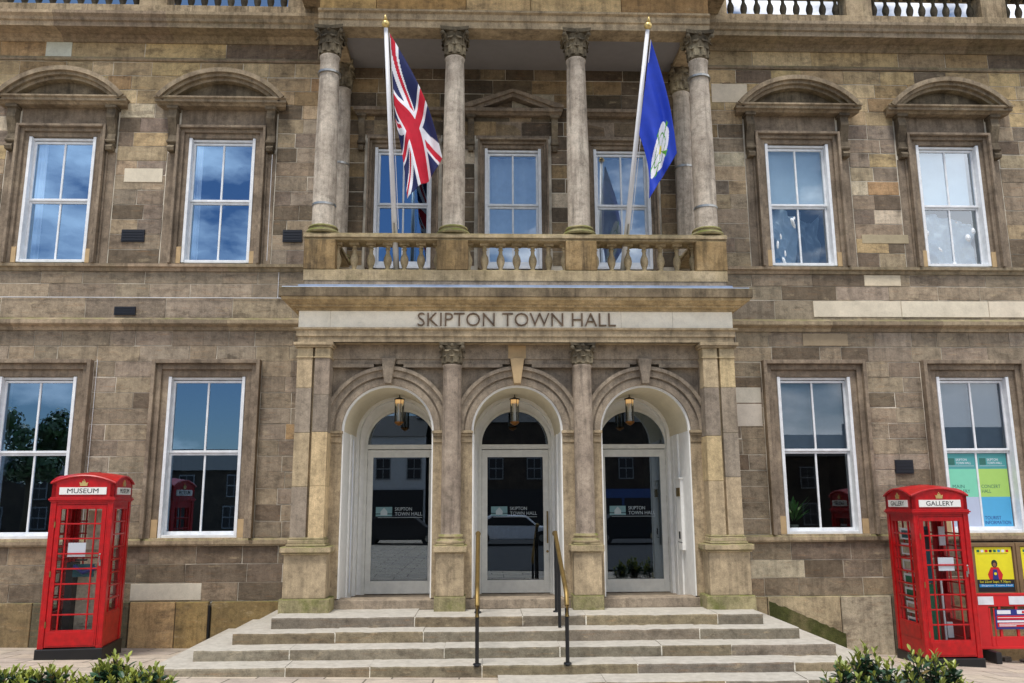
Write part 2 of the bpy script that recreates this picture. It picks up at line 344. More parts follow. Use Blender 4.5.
def copy_tree(o, parent=None):
    c = o.copy(); col.objects.link(c); c.parent = parent
    for ch in list(o.children): copy_tree(ch, c)
    return c

# ------------------------------------------------------------------ ground
def gz(x, y):
    yy = max(-6.5, min(0, y)); xx = max(-9, min(9, x))
    return .08-.014*xx-.065*yy-.04*max(0, xx-4)
g = MB()
xs = [-220, -60, -20]+[-12+1.*i for i in range(25)]+[20, 60, 220]; ys = [-220, -90, -40, -20, -12]+[-9+.5*i for i in range(20)]+[3, 40, 220]
vs = [(x, y, gz(x, y)) for y in ys for x in xs]; nx = len(xs)
g.mesh(vs, [(j*nx+i, j*nx+i+1, (j+1)*nx+i+1, (j+1)*nx+i) for j in range(len(ys)-1) for i in range(nx-1)])
struct(g.build('pavement', 'slabs', smooth=True))
g = MB(); g.face([(-200, -26, gz(0, -7)+.006), (200, -26, gz(0, -7)+.006), (200, -7.5, gz(0, -7)+.006), (-200, -7.5, gz(0, -7)+.006)]); struct(g.build('road', 'asphalt'))

# ------------------------------------------------------------------ the town hall
hall = tag(empty('town_hall', (0, 0, 0)), 'two storey Victorian sandstone town hall with three arched doors and a columned balcony', 'town hall')
WY = -.04                                   # face of the ashlar
PAL = ['#8f806a', '#867765', '#7f7263', '#968771', '#7b6e5e', '#9c8b72', '#8b7c6a', '#a08d70', '#84776a', '#948571']
def jit(c, a=.08):
    l = lin(c); k = 1+rng.uniform(-a, a)*1.5; return tuple(max(.01, x*k*(1+rng.uniform(-a, a)*.25)) for x in l)
def blockcol(x, z):
    r = rng.random()
    if r < .008: return jit('#9a7f5e')
    if r < (.05 if z > 5.5 else .02): return jit('#b0a48e')
    if r < (.14 if z > 5.5 else .06): return jit('#665a4c')
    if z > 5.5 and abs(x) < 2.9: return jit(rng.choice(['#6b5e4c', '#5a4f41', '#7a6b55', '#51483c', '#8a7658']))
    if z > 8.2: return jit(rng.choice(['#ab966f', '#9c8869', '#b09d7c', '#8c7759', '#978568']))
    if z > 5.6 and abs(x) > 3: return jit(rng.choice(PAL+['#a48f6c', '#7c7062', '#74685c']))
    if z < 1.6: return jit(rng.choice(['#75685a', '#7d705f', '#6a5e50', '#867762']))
    return jit(rng.choice(['#857967', '#807463', '#8a7d6a', '#7b6f60', '#8f816d', '#86796a', '#8c7f70']), .06)
holes = []
GW, UW, LW = (-6.968, -4.5225, 4.5225, 6.968), (-6.968, -4.5225, 4.5225, 6.968), (-1.712, 0, 1.712)
for c in GW: holes.append((c-.56, c+.56, 1.60, 3.96))
for c in UW: holes.append((c-.51, c+.51, 5.68, 7.72))
for c in LW: holes.append((c-.44, c+.44, 5.60, 7.60))
holes.append((-2.42, 2.42, 0.0, 3.80))
ZT = 9.75
# backing wall with real openings
wb = MB()
zs = sorted(set([0-.6, ZT]+[h[2] for h in holes]+[h[3] for h in holes]))
for z0, z1 in zip(zs, zs[1:]):
    hs = sorted((h[0], h[1]) for h in holes if h[2] < z1-1e-4 and h[3] > z0+1e-4); x = -10.2
    for a, b in hs+[(10.2, 10.2)]:
        if a > x: wb.box(x, a, WY+.0045, .34, z0, z1)
        x = max(x, b)
wall = wb.build('wall', 'mortar', hall)
# ashlar facing: every stone its own block in one skin
fac = MB()
patches = []
def course(z0, z1, xa, xb, excl, wmin=.32, wmax=.8, y=WY, mb=None, colf=blockcol, j=.005):
    mb = mb or fac
    ex = sorted((h[0], h[1]) for h in excl if h[2] < (z0+z1)/2 < h[3]); x = xa; segs = []
    for a, b in ex+[(xb, xb)]:
        if a > x+.03: segs.append((x, min(a, xb)))
        x = max(x, b)
    for a, b in segs:
        p = a; first = True
        while p < b-1e-3:
            q = p+rng.uniform(wmin, wmax)*(rng.uniform(.5, 1) if first else 1); first = False
            if b-q < .22: q = b
            q = min(q, b); cc = colf((p+q)/2, (z0+z1)/2)
            jj = j*rng.choice([.5, .7, 1, 1, 1.6])
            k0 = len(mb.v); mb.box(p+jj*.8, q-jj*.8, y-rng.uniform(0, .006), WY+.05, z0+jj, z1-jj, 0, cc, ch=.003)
            for t in range(4):
                dx, dz, dy = rng.uniform(-.0025, .0025), rng.uniform(-.0035, .0035), rng.uniform(-.004, .003)
                for u_ in (k0+t, k0+4+t): mb.v[u_] = (mb.v[u_][0]+dx, mb.v[u_][1]+(dy if u_ >= k0+4 else 0), mb.v[u_][2]+dz)
            p = q
SUR = []                                     # areas the window surrounds cover
for c in GW: SUR.append((c-.79, c+.79, 1.52, 4.2))
for c in UW: SUR.append((c-.84, c+.84, 5.66, 8.3))
for c in LW: SUR.append((c-.60, c+.60, 5.6, 7.85))
PORCH = (-3.0, 3.0, -1, 5.0)
def rows(z0, z1, n, **k):
    h = (z1-z0)/n
    for i in range(n): course(z0+i*h, z0+(i+1)*h, -10.2, 10.2, SUR+[PORCH], **k)
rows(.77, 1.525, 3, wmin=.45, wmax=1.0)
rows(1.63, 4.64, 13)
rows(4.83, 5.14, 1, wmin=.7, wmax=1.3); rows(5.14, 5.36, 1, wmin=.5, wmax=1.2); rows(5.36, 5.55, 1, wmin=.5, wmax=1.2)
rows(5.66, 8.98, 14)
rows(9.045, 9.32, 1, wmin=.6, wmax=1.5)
fw = fac.build('ashlar_facing', 'ashlar', hall)
# pale replacement stones, measured on the wall
pp = MB()
for x0, x1, z0, z1, cc in ((-5.99, -5.40, 6.965, 7.195, '#e6dac4'), (-7.38, -6.97, 9.05, 9.315, '#c4c6b8'), (4.6, 10.1, 4.87, 5.13, '#dcd0bb'), (5.43, 6.01, 5.365, 5.545, '#dccfb4'),
                           (3.09, 3.71, 3.55, 3.79, '#c4bcae'), (3.12, 3.71, 3.20, 3.54, '#c8bfb0'), (3.2, 3.79, 8.40, 8.73, '#d2c8b4'), (-5.40, -4.41, .78, 1.015, '#c8c2b2'), (5.45, 6.2, 6.05, 6.2, '#a89a80'),
                           (4.4, 5.1, 4.42, 4.62, '#a6957a')):
    pp = MB(); n = max(1, round((x1-x0)/1.3)); d = (x1-x0)/n
    for i in range(n): pp.box(x0+i*d+.004, x0+(i+1)*d-.004, WY-.012, WY+.05, z0+.004, z1-.004, 0, jit(cc, .05), ch=.004)
    pp.build('replacement_stone', 'cleanstone', hall)
# plinth of large slabs
pl = MB()
def pcol(x, z):
    return jit(rng.choice(['#8f7c58', '#857452', '#9c8a68', '#7c6b4e']))
for a, b, cc in ((-10.2, -8.1, None), (-8.1, -6.7, None), (-6.7, -5.38, '#5c5644'), (-5.37, -4.74, '#b0926a'), (-4.74, -4.28, '#8a754e'), (-4.25, -3.0, '#7a6846'), (3.0, 3.6, '#97876a'), (3.6, 4.66, '#a29478'), (4.66, 5.40, '#aba08a'), (5.40, 6.3, '#5f584a'), (6.3, 7.6, None), (7.6, 10.2, None)):
    pl.box(a+.006, b-.006, -.10, -.02, -.6, .765, 0, jit(cc, .04) if cc else pcol(0, 0), ch=.008)
pl.box(-10.2, 10.2, -.085, -.03, -.6, .74, 0, lin('#3c352a'))
pl.build('plinth', 'plinth', hall)

mo = MB(); rr_ = random.Random(3); top_, bot_ = [], []
for k in range(25):
    t = k/24; x = 3.62+1.08*t; top_.append((x, .70-.46*t+.03*rr_.random())); bot_.append((x, .1-.5*t-.04*rr_.random()))
for k in range(24): mo.face([(top_[k][0], -.1025, top_[k][1]), (top_[k+1][0], -.1025, top_[k+1][1]), (bot_[k+1][0], -.1025, min(bot_[k+1][1], top_[k+1][1]-.02)), (bot_[k][0], -.1025, min(bot_[k][1], top_[k][1]-.02))])
mo.build('moss', 'mosspatch', hall)
def band(name, prof, segs, mat='trim', parent=hall):
    for a, b in segs:
        mb = MB(); x = a
        while x < b-.01:
            q = min(b, x+rng.uniform(1.1, 1.9))
            if b-q < .5: q = b
            mb.extx(prof, x+.0012, q-.0012, 0, jit(rng.choice(['#7d6f5c', '#8f806a', '#a08f76', '#857765', '#978670']))); x = q
        mb.extx([(a*.985, zc+(b-zc)*.97) for zc in [sum(p[1] for p in prof)/len(prof)] for a, b in prof], a, b, 0, lin('#cfc4ae')) if 0 else None
        mb.build(name, 'trimattr', parent)
WINGS = [(-10.2, -2.95), (2.95, 10.2)]
band('sill_course', [(0, 1.525), (-.09, 1.525), (-.105, 1.55), (-.105, 1.60), (-.08, 1.63), (0, 1.63)], WINGS)
band('string_course', [(0, 4.64), (-.07, 4.64), (-.09, 4.69), (-.15, 4.715), (-.165, 4.73), (-.165, 4.785), (-.12, 4.80), (-.05, 4.835), (0, 4.835)], WINGS)
band('string_course', [(0, 5.55), (-.065, 5.55), (-.08, 5.60), (-.115, 5.61), (-.115, 5.655), (-.05, 5.672), (0, 5.672)], [(-10.2, -2.87), (2.87, 10.2)])
band('string_course', [(0, 8.985), (-.07, 8.985), (-.085, 9.01), (-.07, 9.045), (0, 9.045)], [(-10.2, 10.2)])
band('cornice', [(0, 9.30), (-.07, 9.30), (-.10, 9.34), (-.13, 9.352), (-.15, 9.385), (-.36, 9.39), (-.40, 9.375), (-.40, 9.45), (-.43, 9.465), (-.44, 9.51), (-.48, 9.55), (-.48, 9.60), (0, 9.64)], [(-10.2, -2.88), (2.88, 10.2)], 'cornice')
# parapet: blocking course, pedestals, rail, balusters
BALP = [(.0, 0), (.075, 0), (.075, .035), (.04, .05), (.035, .07), (.062, .13), (.07, .17), (.06, .215), (.034, .26), (.03, .30), (.045, .32), (.03, .335), (.05, .36), (.075, .365), (.075, .40), (0, .40)]
def baluster(h, mat, parent, first=[None]):
    mb = MB(); s = h/.40
    mb.lathe([(max(r, .0005)*.82, z*s) for r, z in BALP[2:13]], n=12)
    mb.box(-.066, .066, -.066, .066, 0, .035*s); mb.box(-.066, .066, -.066, .066, .365*s, h)
    return mb.build('baluster', mat, parent, smooth=True, auto=35)
PAR = {}
for s in (-1, 1):
    pa = MB(); pa.box(s*10.2, s*2.9, -.42, 0, 9.60, 9.745); PAR[s] = pa.build('parapet', 'cornice', hall, bevel=.008)
    MB().box(s*10.2, s*2.9, -.42, -.08, 10.20, 10.34).build('coping', 'cornice', PAR[s], bevel=.008)
for a, b in ((-5.83, -5.40), (-3.53, -3.27), (5.36, 5.78), (7.58, 7.99), (-8.4, -8.0), (3.27, 3.42)): MB().box(a, b, -.40, -.10, 9.745, 10.20).build('pedestal', 'cornice', PAR[1 if a > 0 else -1], bevel=.008)
b0 = None
for a, b in ((-8.0, -5.83), (-5.40, -3.53), (3.42, 5.36), (5.78, 7.58), (7.99, 9.6)):
    n = round((b-a)/.207)
    for i in range(n):
        x = a+(i+.5)*(b-a)/n
        if b0 is None: b0 = baluster(.455, 'darkbal', PAR[-1]); c = b0
        else: c = b0.copy(); col.objects.link(c); c.parent = PAR[1 if x > 0 else -1]
        c.location = Vector((x, -.25, 9.745))*K
MB().box(-10.2, 10.2, .35, 8, 9.4, 9.6).build('roof', 'slate', hall)
for a, b, c, d in ((-10.2, -10.0, .35, 8), (10.0, 10.2, .35, 8), (-10.2, 10.2, 8, 8.2)): MB().box(a, b, c, d, -.5, 9.4).build('side_wall', 'trim', hall)
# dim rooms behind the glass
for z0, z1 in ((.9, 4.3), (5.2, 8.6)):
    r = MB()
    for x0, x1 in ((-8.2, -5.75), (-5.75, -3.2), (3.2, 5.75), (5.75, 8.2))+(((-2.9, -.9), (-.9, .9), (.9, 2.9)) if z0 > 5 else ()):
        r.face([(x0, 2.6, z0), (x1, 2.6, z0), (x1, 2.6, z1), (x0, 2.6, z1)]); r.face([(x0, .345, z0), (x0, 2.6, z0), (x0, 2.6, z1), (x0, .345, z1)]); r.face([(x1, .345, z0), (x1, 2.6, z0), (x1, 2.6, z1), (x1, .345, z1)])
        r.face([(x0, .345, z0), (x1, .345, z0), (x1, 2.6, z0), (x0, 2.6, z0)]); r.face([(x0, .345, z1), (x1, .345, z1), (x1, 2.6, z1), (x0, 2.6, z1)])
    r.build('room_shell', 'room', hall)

# ------------------------------------------------------------------ windows
def sash(hw, z0, z1, zm, glassm, sill=.09):
    """window part: white frame at local origin (x centre), with glass child"""
    f = MB(); Y0, Y1 = .0, .09
    f.box(-hw-.01, -hw+.035, -.085, Y1, z0, z1); f.box(hw-.035, hw+.01, -.085, Y1, z0, z1); f.box(-hw+.035, hw-.035, -.02, Y1, z1-.035, z1); f.box(-hw+.035, hw-.035, -.07, Y1, z0, z0+.045)
    a, b = -hw+.035, hw-.035
    for (p, q, yo, bt) in ((zm+.0, z1-.045, .012, .035), (z0+.045, zm, .04, sill-.045)):
        f.box(a, a+.032, yo, yo+.04, p, q); f.box(b-.032, b, yo, yo+.04, p, q); f.box(a+.032, b-.032, yo, yo+.04, p, p+bt); f.box(a+.032, b-.032, yo, yo+.04, q-.035, q)
        f.box(-.014, .014, yo+.004, yo+.038, p+bt, q-.035)
    w = f.build('window', 'white', hall, bevel=.004)
    g_ = MB()
    for (p, q, yo, bt) in ((zm, z1-.045, .034, .035), (z0+.045, zm, .062, sill-.045)):
        for s0, s1 in ((a+.032, -.014), (.014, b-.032)):
            g_.face([(s0, yo, p+bt), (s1, yo, p+bt), (s1, yo, q-.035), (s0, yo, q-.035)])
    g_.build('pane', glassm, w)
    return w
def surround(w, hw, z0, z1, ow, zt, name='surround', mat='surround'):
    s = MB()
    # jambs and head as a stepped architrave: inner fascia, outer fascia, outer fillet
    for r0, r1, y in ((hw, hw+(ow-hw)*.42, -.07), (hw+(ow-hw)*.42, hw+(ow-hw)*.76, -.115), (hw+(ow-hw)*.76, ow, -.18)):
        t0 = z1+(zt-z1)*(r0-hw)/(ow-hw); t1 = z1+(zt-z1)*(r1-hw)/(ow-hw)
        s.box(-r1, -r0, y, .02, z0, t1); s.box(r0, r1, y, .02, z0, t1); s.box(-r0, r0, y, .02, t0, t1)
    return s.build(name, mat, w, bevel=.006)
def console(w, x, zt, zb, hw, yf):
    c = MB(); h = zt-zb
    prof = [(-.02, zt), (yf, zt), (yf, zt-.05), (yf+.02, zt-.06), (yf+.02, zt-.16*h), (yf+.0, zt-.3*h), (yf+.05, zt-.5*h), (yf+.09, zt-.68*h), (yf+.07, zt-.8*h), (yf+.075, zt-.9*h), (yf+.12, zb), (-.02, zb)]
    c.extx(prof, x-hw, x+hw); c.box(x-hw-.02, x+hw+.02, yf-.02, 0, zt-.045, zt-.002)
    c.lathe([(.028, -hw-.012), (.028, hw+.012)], n=12)
    v = c.v[-24:]; c.v[-24:] = [(x+b_, yf+.075+a, zb+.14*h+z_) for (a, z_, b_) in v]
    v2 = len(c.v)
    c.extx([(yf+.045, zb+.02), (yf+.01, zb-.02), (yf+.03, zb-.07), (-.02, zb-.07), (-.02, zb+.02)], x-hw*.8, x+hw*.8)
    return c.build('console', 'console', w, bevel=.004)
wins = {}
for i, c in enumerate(GW):
    w_ = sash(.547, 1.632, 3.947, 2.84, 'glasslow' if i < 2 else 'glassright'); surround(w_, .56, 1.63, 3.95, .783, 4.195)
    MB().box(-.66, .66, -.125, .03, 1.55, 1.637).build('sill', 'portico_warm', w_, bevel=.008)
    q = MB()
    for s in (-1, 1): q = MB(); q.box(s*.565, s*.66, -.100, -.03, 1.64, 1.83+.08*rng.random()); q.build('repair_stone', 'newstone', w_)
    w_.location = Vector((c, .03, 0))*K; wins['g', i] = w_
for i, c in enumerate(UW):
    w_ = sash(.50, 5.69, 7.70, 6.69, 'glassup' if i < 2 else 'glassmid', .07); surround(w_, .51, 5.66, 7.71, .68, 7.88)
    s = MB()
    for sg in (-1, 1): s.box(sg*.685, sg*.83, -.075, .0, 5.66, 7.45); s.box(sg*.685, sg*.715, -.10, .0, 5.66, 7.45)
    s.box(-.66, .66, -.07, .0, 7.88, 8.18)
    s.build('side_strip', 'surround', w_, bevel=.004)
    for sg in (-1, 1): console(w_, sg*.755, 8.17, 7.52, .065, -.22)
    p = MB()
    p.extx([(0, 8.17), (-.22, 8.17), (-.25, 8.20), (-.30, 8.205), (-.30, 8.245), (-.33, 8.26), (-.33, 8.285), (0, 8.295)], -.93, .93, mit0=.25, mit1=.25)
    h, a_ = .47, .985; Rr = (a_*a_+h*h)/(2*h); th = math.asin(a_/Rr)
    for r0, r1, y in ((Rr-.07, Rr, -.35), (Rr-.12, Rr-.07, -.30), (Rr-.17, Rr-.12, -.24)):
        p.arc(0, 8.285+h-Rr, r0, r1, math.pi/2-th*(.99), math.pi/2+th*.99, y, 0, 26)
    p.build('pediment', 'trim', w_)
    t = MB(); pts = [(-.9, 8.29)]+[((Rr-.15)*math.sin(th*.93*k/8), 8.285+h-Rr+(Rr-.15)*math.cos(th*.93*k/8)) for k in range(-8, 9)]+[(.9, 8.29)]
    t.prism(pts, -.12, -.02); t.build('tympanum', 'console', w_)
    q = MB()
    for sg in (-1, 1): q = MB(); q.box(sg*.515, sg*.60, -.103, -.04, 5.675, 5.86+.1*rng.random()); q.build('repair_stone', 'newstone', w_)
    w_.location = Vector((c, .03, 0))*K; wins['u', i] = w_
for i, c in enumerate(LW):
    w_ = sash(.432, 5.62, 7.575, 6.66, 'glassloggia' if i else 'glassup', .14); surround(w_, .44, 5.6, 7.585, .55, 7.72)
    s = MB(); s.box(-.58, .58, -.07, 0, 7.74, 8.08); s.build('frieze_panel', 'surround', w_)
    for sg in (-1, 1): console(w_, sg*.66, 8.10, 7.58, .05, -.17)
    p = MB(); p.extx([(0, 8.10), (-.16, 8.10), (-.20, 8.13), (-.24, 8.135), (-.24, 8.19), (0, 8.20)], -.72, .72, mit0=.25, mit1=.25)
    if i == 1:
        for sg in (-1, 1):
            for d, e, y in ((0, .05, -.27), (.05, .11, -.22)):
                p.prism([(sg*.80, 8.19), (sg*.80, 8.235-d*.4), (0, 8.50-d), (0, 8.50-e), (sg*(.80-e*2.6), 8.19)], y, 0)
    p.build('pediment', 'surround', w_)
    w_.location = Vector((c, .03, 0))*K; wins['l', i] = w_
# vent grilles on the wall
for x0, x1, z0, z1 in ((-5.94, -5.60, 6.01, 6.20), (-3.52, -3.23, 6.02, 6.21), (-5.95, -5.64, 4.875, 5.0), (5.65, 5.92, 2.50, 2.70)):
    v = MB(); v.box(x0, x1, WY-.03, WY+.01, z0, z1)
    for k in range(4): v.box(x0+.015, x1-.015, WY-.036, WY-.028, z0+.02+k*(z1-z0-.02)/4, z0+.035+k*(z1-z0-.02)/4)
    v.build('vent_grille', 'navy', hall)
# thin pale cable and lightning tapes along the front
cb = MB()
cb.tube([(-10, WY-.02, 5.145), (-3.4, WY-.02, 5.14)], .005, 6); cb.tube([(-3.55, WY-.02, 5.14), (-3.55, WY-.02, 5.54)], .004, 6)
cb.tube([(-6.13, WY-.02, 1.65), (-6.13, WY-.02, 4.2)], .0035, 6); cb.tube([(-3.72, WY-.1, 5.7), (-3.72, WY-.1, 7.4)], .0035, 6)
cb.build('cable', 'paper', hall)
MB().tube([(-4.265, -.115, .12), (-4.265, -.115, .72)], .018, 10).build('plinth_recess_shade', 'black', hall)  # black tube put in for the shade of a narrow plinth recess

# ------------------------------------------------------------------ portico, lower storey
EF = -1.40                                     # entablature face
en = MB()
def ring(prof, mat_i, mb, x=2.92, yb=-.05):
    """mould running round the three free sides of the porch; prof in (offset outward, z), face plane EF"""
    n = len(prof); P = []
    for o, z in prof: P.append([(-(x+o), yb, z), (-(x+o), EF-o, z), (x+o, EF-o, z), (x+o, yb, z)])
    for i in range(n-1):
        for k in range(3): mb.face([P[i][k], P[i][k+1], P[i+1][k+1], P[i+1][k]], mat_i)
ring([(-.06, 4.215), (.0, 4.215), (.0, 4.285), (.02, 4.29), (.02, 4.365), (.05, 4.38), (.05, 4.405), (.0, 4.41)], 0, en)
ring([(.0, 4.64), (.03, 4.645), (.03, 4.672), (.09, 4.682), (.09, 4.705), (.12, 4.712), (.15, 4.735), (.19, 4.752), (.20, 4.775), (.20, 4.79)], 1, en)
ring([(.20, 4.79), (.225, 4.79), (.225, 4.905), (.21, 4.915), (.0, 4.925)], 2, en)
en.box(-2.92, 2.92, EF+.30, EF+.001, 4.215, 4.64, 0)  # beam body
en.box(-2.919, -2.60, EF+.02, -.04, 4.22, 4.9, 0); en.box(2.60, 2.919, EF+.02, -.04, 4.22, 4.9, 0)
port = en.build('portico', ['portico_warm', 'cyma', 'sootyfascia'], hall)
fr = MB(); xs_ = [-2.92, -2.5, -1.15, .13, 1.4, 2.1, 2.92]
for a, b in zip(xs_, xs_[1:]): fr.box(a+.002, b-.002, EF, EF+.1, 4.412, 4.638)
for s in (-1, 1): fr.box(s*2.92, s*2.82, EF+.002, -.05, 4.412, 4.638)
fr.build('frieze', 'pale', port)
le = MB(); ring([(.20, 4.915), (.19, 4.93), (.03, 4.955), (.02, 5.0)], 0, le); le.build('lead_flashing', 'lead', port)
tx = MB(); tx.text('SKIPTON TOWN HALL', -1.337, 1.325, 4.432, 4.612, EF-.002, depth=.05, weight=-.012)
xs3 = (-2, -.385, .53, 2)
for xa, xb in zip(xs3, xs3[1:]):                                # one part for each word
    t3 = MB(); idx = {}; 
    for f3 in tx.f:
        if xa <= sum(tx.v[i][0] for i in f3)/len(f3) < xb: t3.face([tx.v[i] for i in f3])
    t3.build('lettering', 'letter', port)
bk = MB(); bk.box(-2.86, 2.86, -1.42, -.05, 4.98, 5.06); bk.build('balcony_floor', 'portico', port)
# arched screen wall
AY0, AY1 = -1.10, -.98
sw = MB(); CX = (-1.735, 0., 1.735); AR = .60; AZ = 3.06
def arch_screen(mb, x0, x1, cx, r, zs, zt, y0, y1, m=0, n=28):
    for k in range(n):
        a, b = math.pi*k/n, math.pi*(k+1)/n
        p, q = (cx+r*math.cos(a), zs+r*math.sin(a)), (cx+r*math.cos(b), zs+r*math.sin(b))
        mb.face([(p[0], y0, p[1]), (p[0], y0, zt), (q[0], y0, zt), (q[0], y0, q[1])], m); mb.face([(p[0], y1, p[1]), (p[0], y1, zt), (q[0], y1, zt), (q[0], y1, q[1])], m)
        mb.face([(p[0], y0, p[1]), (p[0], y1, p[1]), (q[0], y1, q[1]), (q[0], y0, q[1])], m)
    mb.box(x0, cx-r, y0, y1, zs, zt, m); mb.box(cx+r, x1, y0, y1, zs, zt, m)
edges = (-2.62, -.8675, .8675, 2.62)
for i, cx in enumerate(CX):
    arch_screen(sw, edges[i], edges[i+1], cx, AR+.015, AZ, 4.22, AY0, AY1)
    sw.box(edges[i], cx-AR-.015, AY0, AY1, .76, AZ); sw.box(cx+AR+.015, edges[i+1], AY0, AY1, .76, AZ)
sw.box(-2.62, 2.62, AY0-.09, AY0, 4.02, 4.214)
sw.build('arch_wall', 'portico', port)
for cx in CX:
    ar = MB()
    for r0, r1, y in ((AR+.015, AR+.10, -.05), (AR+.10, AR+.125, -.035), (AR+.125, AR+.215, -.075), (AR+.215, AR+.262, -.115)):
        ar.arc(cx, AZ, r0, min(r1, .864), .0, math.pi, AY0+y, AY0-.001, 30)
    ar.build('archivolt', 'portico', port)
    ks = MB(); ks.prism([(cx-.045, AZ+.62), (cx+.045, AZ+.62), (cx+.095, AZ+.965), (cx-.095, AZ+.965)], AY0-.16, AY0)
    ks.build('keystone', 'newstone' if cx == 0 else 'portico', port, bevel=.008)
    if cx == 0: MB().box(-.12, .12, AY0-.094, AY0-.08, 4.03, 4.21).build('patch_stone', 'newstone', port)
    for s in (-1, 1):
        im = MB(); a = cx+s*(AR+.005)
        b = cx+s*.80
        im.box(min(a, b), max(a, b), AY0-.055, AY0, 2.985, 3.02); im.box(min(a-s*.01, b), max(a-s*.01, b), AY0-.075, AY0, 3.02, 3.058); im.box(min(a, b), max(a, b), AY0-.02, AY0, .9, 2.90); im.box(min(a, b), max(a, b), AY0-.035, AY0, 2.90, 2.985)
        im.build('impost', 'portico_warm', port, bevel=.005)
    for s in (-1, 1):                          # sunk spandrel panels, framed by raised fillets
        sp = MB(); xo, xi, zt_ = cx+s*.80, cx+s*.20, 3.955
        sp.box(xo-.0, xo-s*.05, AY0-.10, AY0, 3.42, zt_); sp.box(min(xo-s*.05, xi), max(xo-s*.05, xi), AY0-.10, AY0, zt_-.05, zt_)
        sp.box(cx+s*.86, cx+s*.80, AY0-.07, AY0, 3.1, 4.02); sp.box(min(cx+s*.10, cx+s*.80), max(cx+s*.10, cx+s*.80), AY0-.07, AY0, 3.955, 4.02)
        sp.build('spandrel', 'portico', port)
# vaulted passages with painted reveals
for i, cx in enumerate(CX):
    cd = cx+(.055, .02, .05)[i]
    v = MB(); n = 28; r = AR; Y0, Y1 = AY0-.006, .25
    for k in range(n):
        a, b = math.pi*k/n, math.pi*(k+1)/n; p, q = (cx+r*math.cos(a), AZ+r*math.sin(a)), (cx+r*math.cos(b), AZ+r*math.sin(b))
        v.face([(p[0], Y0+.05, p[1]), (p[0], Y1, p[1]), (q[0], Y1, q[1]), (q[0], Y0+.05, q[1])], 1)
    v.arc(cx, AZ, r-.012, r+.022, 0, math.pi, Y0, Y0+.06, 28)
    for s in (-1, 1):
        x = cx+s*r
        v.face([(x, Y0+.05, .78), (x, Y1, .78), (x, Y1, AZ), (x, Y0+.05, AZ)], 0)
        v.box(x-.012*s, x+s*.022, Y0, Y0+.06, .9, AZ)
        # engaged pier and moulding on each side of the door
        v.box(x, x-s*.045, .10, .245, .80, AZ); v.box(x, x-s*.02, -.45, -.20, .80, AZ)
        v.box(x, x-s*.012, -.12, .02, .80, AZ)
    v.arc(cx, AZ, r-.045, r, 0, math.pi, .10, .245, 28, 0)
    # end wall round the door with arched opening
    arch_screen(v, cx-r, cx+r, cd, .545, 2.96, 3.75, .245, .30, 0)
    v.box(cx-r, cd-.545, .245, .30, .78, 2.96); v.box(cd+.545, cx+r, .245, .30, .78, 2.96)
    v.arc(cd, 2.96, .50, .548, 0, math.pi, .225, .30, 28, 2, sz=1.0)
    for s in (-1, 1): v.box(cd+s*.50, cd+s*.548, .225, .30, .80, 2.96, 2)
    v.build('door_recess', ['limewash', 'cream', 'doorpaint'], port)
    fl = MB(); fl.box(cx-r, cx+r, AY0+.25, .5, .72, .805); fl.build('recess_floor', 'portico', port)
    ts = MB(); ts.box(cx-.72, cx+.72, -1.13, -.80, .76, .885); ts.build('threshold', 'portico', port, bevel=.012)
    # door
    d = MB(); dy = .24
    for s in (-1, 1): d.box(s*.415, s*.498, dy, dy+.05, .815, 2.885)
    d.box(-.415, .415, dy, dy+.05, .815, .995); d.box(-.415, .415, dy, dy+.05, 2.775, 2.885)
    d.box(-.50, .50, dy-.03, dy+.06, 2.895, 2.962)
    do = d.build('door', 'doorpaint', hall, bevel=.004); do.location = Vector((cd, 0, 0))*K
    MB().box(-.415, .415, dy+.02, dy+.03, .995, 2.775).build('door_glass', 'glassdoor', do)
    fg = MB(); pts = [(.5*math.cos(math.pi*k/24), 2.963+.49*math.sin(math.pi*k/24)) for k in range(25)]; fg.prism(pts, dy+.02, dy+.03); fg.build('fanlight', 'glassdoor', do)
    hs = -1 if i < 2 else 1
    hi = MB()
    for z in (.95, 1.5, 2.1, 2.65): hi.box(hs*.498, hs*.512, dy-.012, dy+.01, z, z+.10)
    hi.build('hinge', 'steel', do)
    if i == 1:
        hd = MB(); hd.tube([(.468, dy-.05, 1.52), (.468, dy-.05, 1.98)], .011, 8); hd.tube([(.468, dy, 1.56), (.468, dy-.05, 1.56)], .008, 6); hd.tube([(.468, dy, 1.94), (.468, dy-.05, 1.94)], .008, 6)
        hd.lathe([(.018, 0), (.018, .02)], n=10); k = 20; hd.v[-k:] = [(.468+a, dy-z_, 1.40+b) for a, b, z_ in hd.v[-k:]]
        hd.build('handle', 'brass', do, smooth=True, auto=40)
    lg = MB(); gy = dy+.015
    lg.text('SKIPTON', -.08, .17, 1.995, 2.045, gy, 0, .002); lg.text('TOWN HALL', -.08, .32, 1.925, 1.975, gy, 0, .002)
    lg.box(-.33, .32, gy-.001, gy, 1.895, 1.90, 0); lg.box(-.36, -.12, gy-.001, gy, 1.915, 1.945, 1); lg.box(-.36, -.12, gy-.001, gy, 1.955, 2.05, 1)
    lg.box(-.29, -.19, gy-.003, gy-.001, 1.93, 1.985, 0)
    lg.prism([(-.29, 1.985), (-.24, 2.04), (-.19, 1.985)], gy-.003, gy-.001, 0)
    lg.build('door_lettering', ['greytext', 'tealtext'], do)
    ir = MB()
    ir.box(cx-.8, cx+.8, 3.2, 3.25, .6, 4, 0); ir.box(cx-.8, cx-.78, .31, 3.2, .6, 4, 0); ir.box(cx+.78, cx+.8, .31, 3.2, .6, 4, 0); ir.box(cx-.8, cx+.8, .31, 3.2, 3.9, 4, 0); ir.box(cx-.8, cx+.8, .31, 3.2, .6, .8, 0)
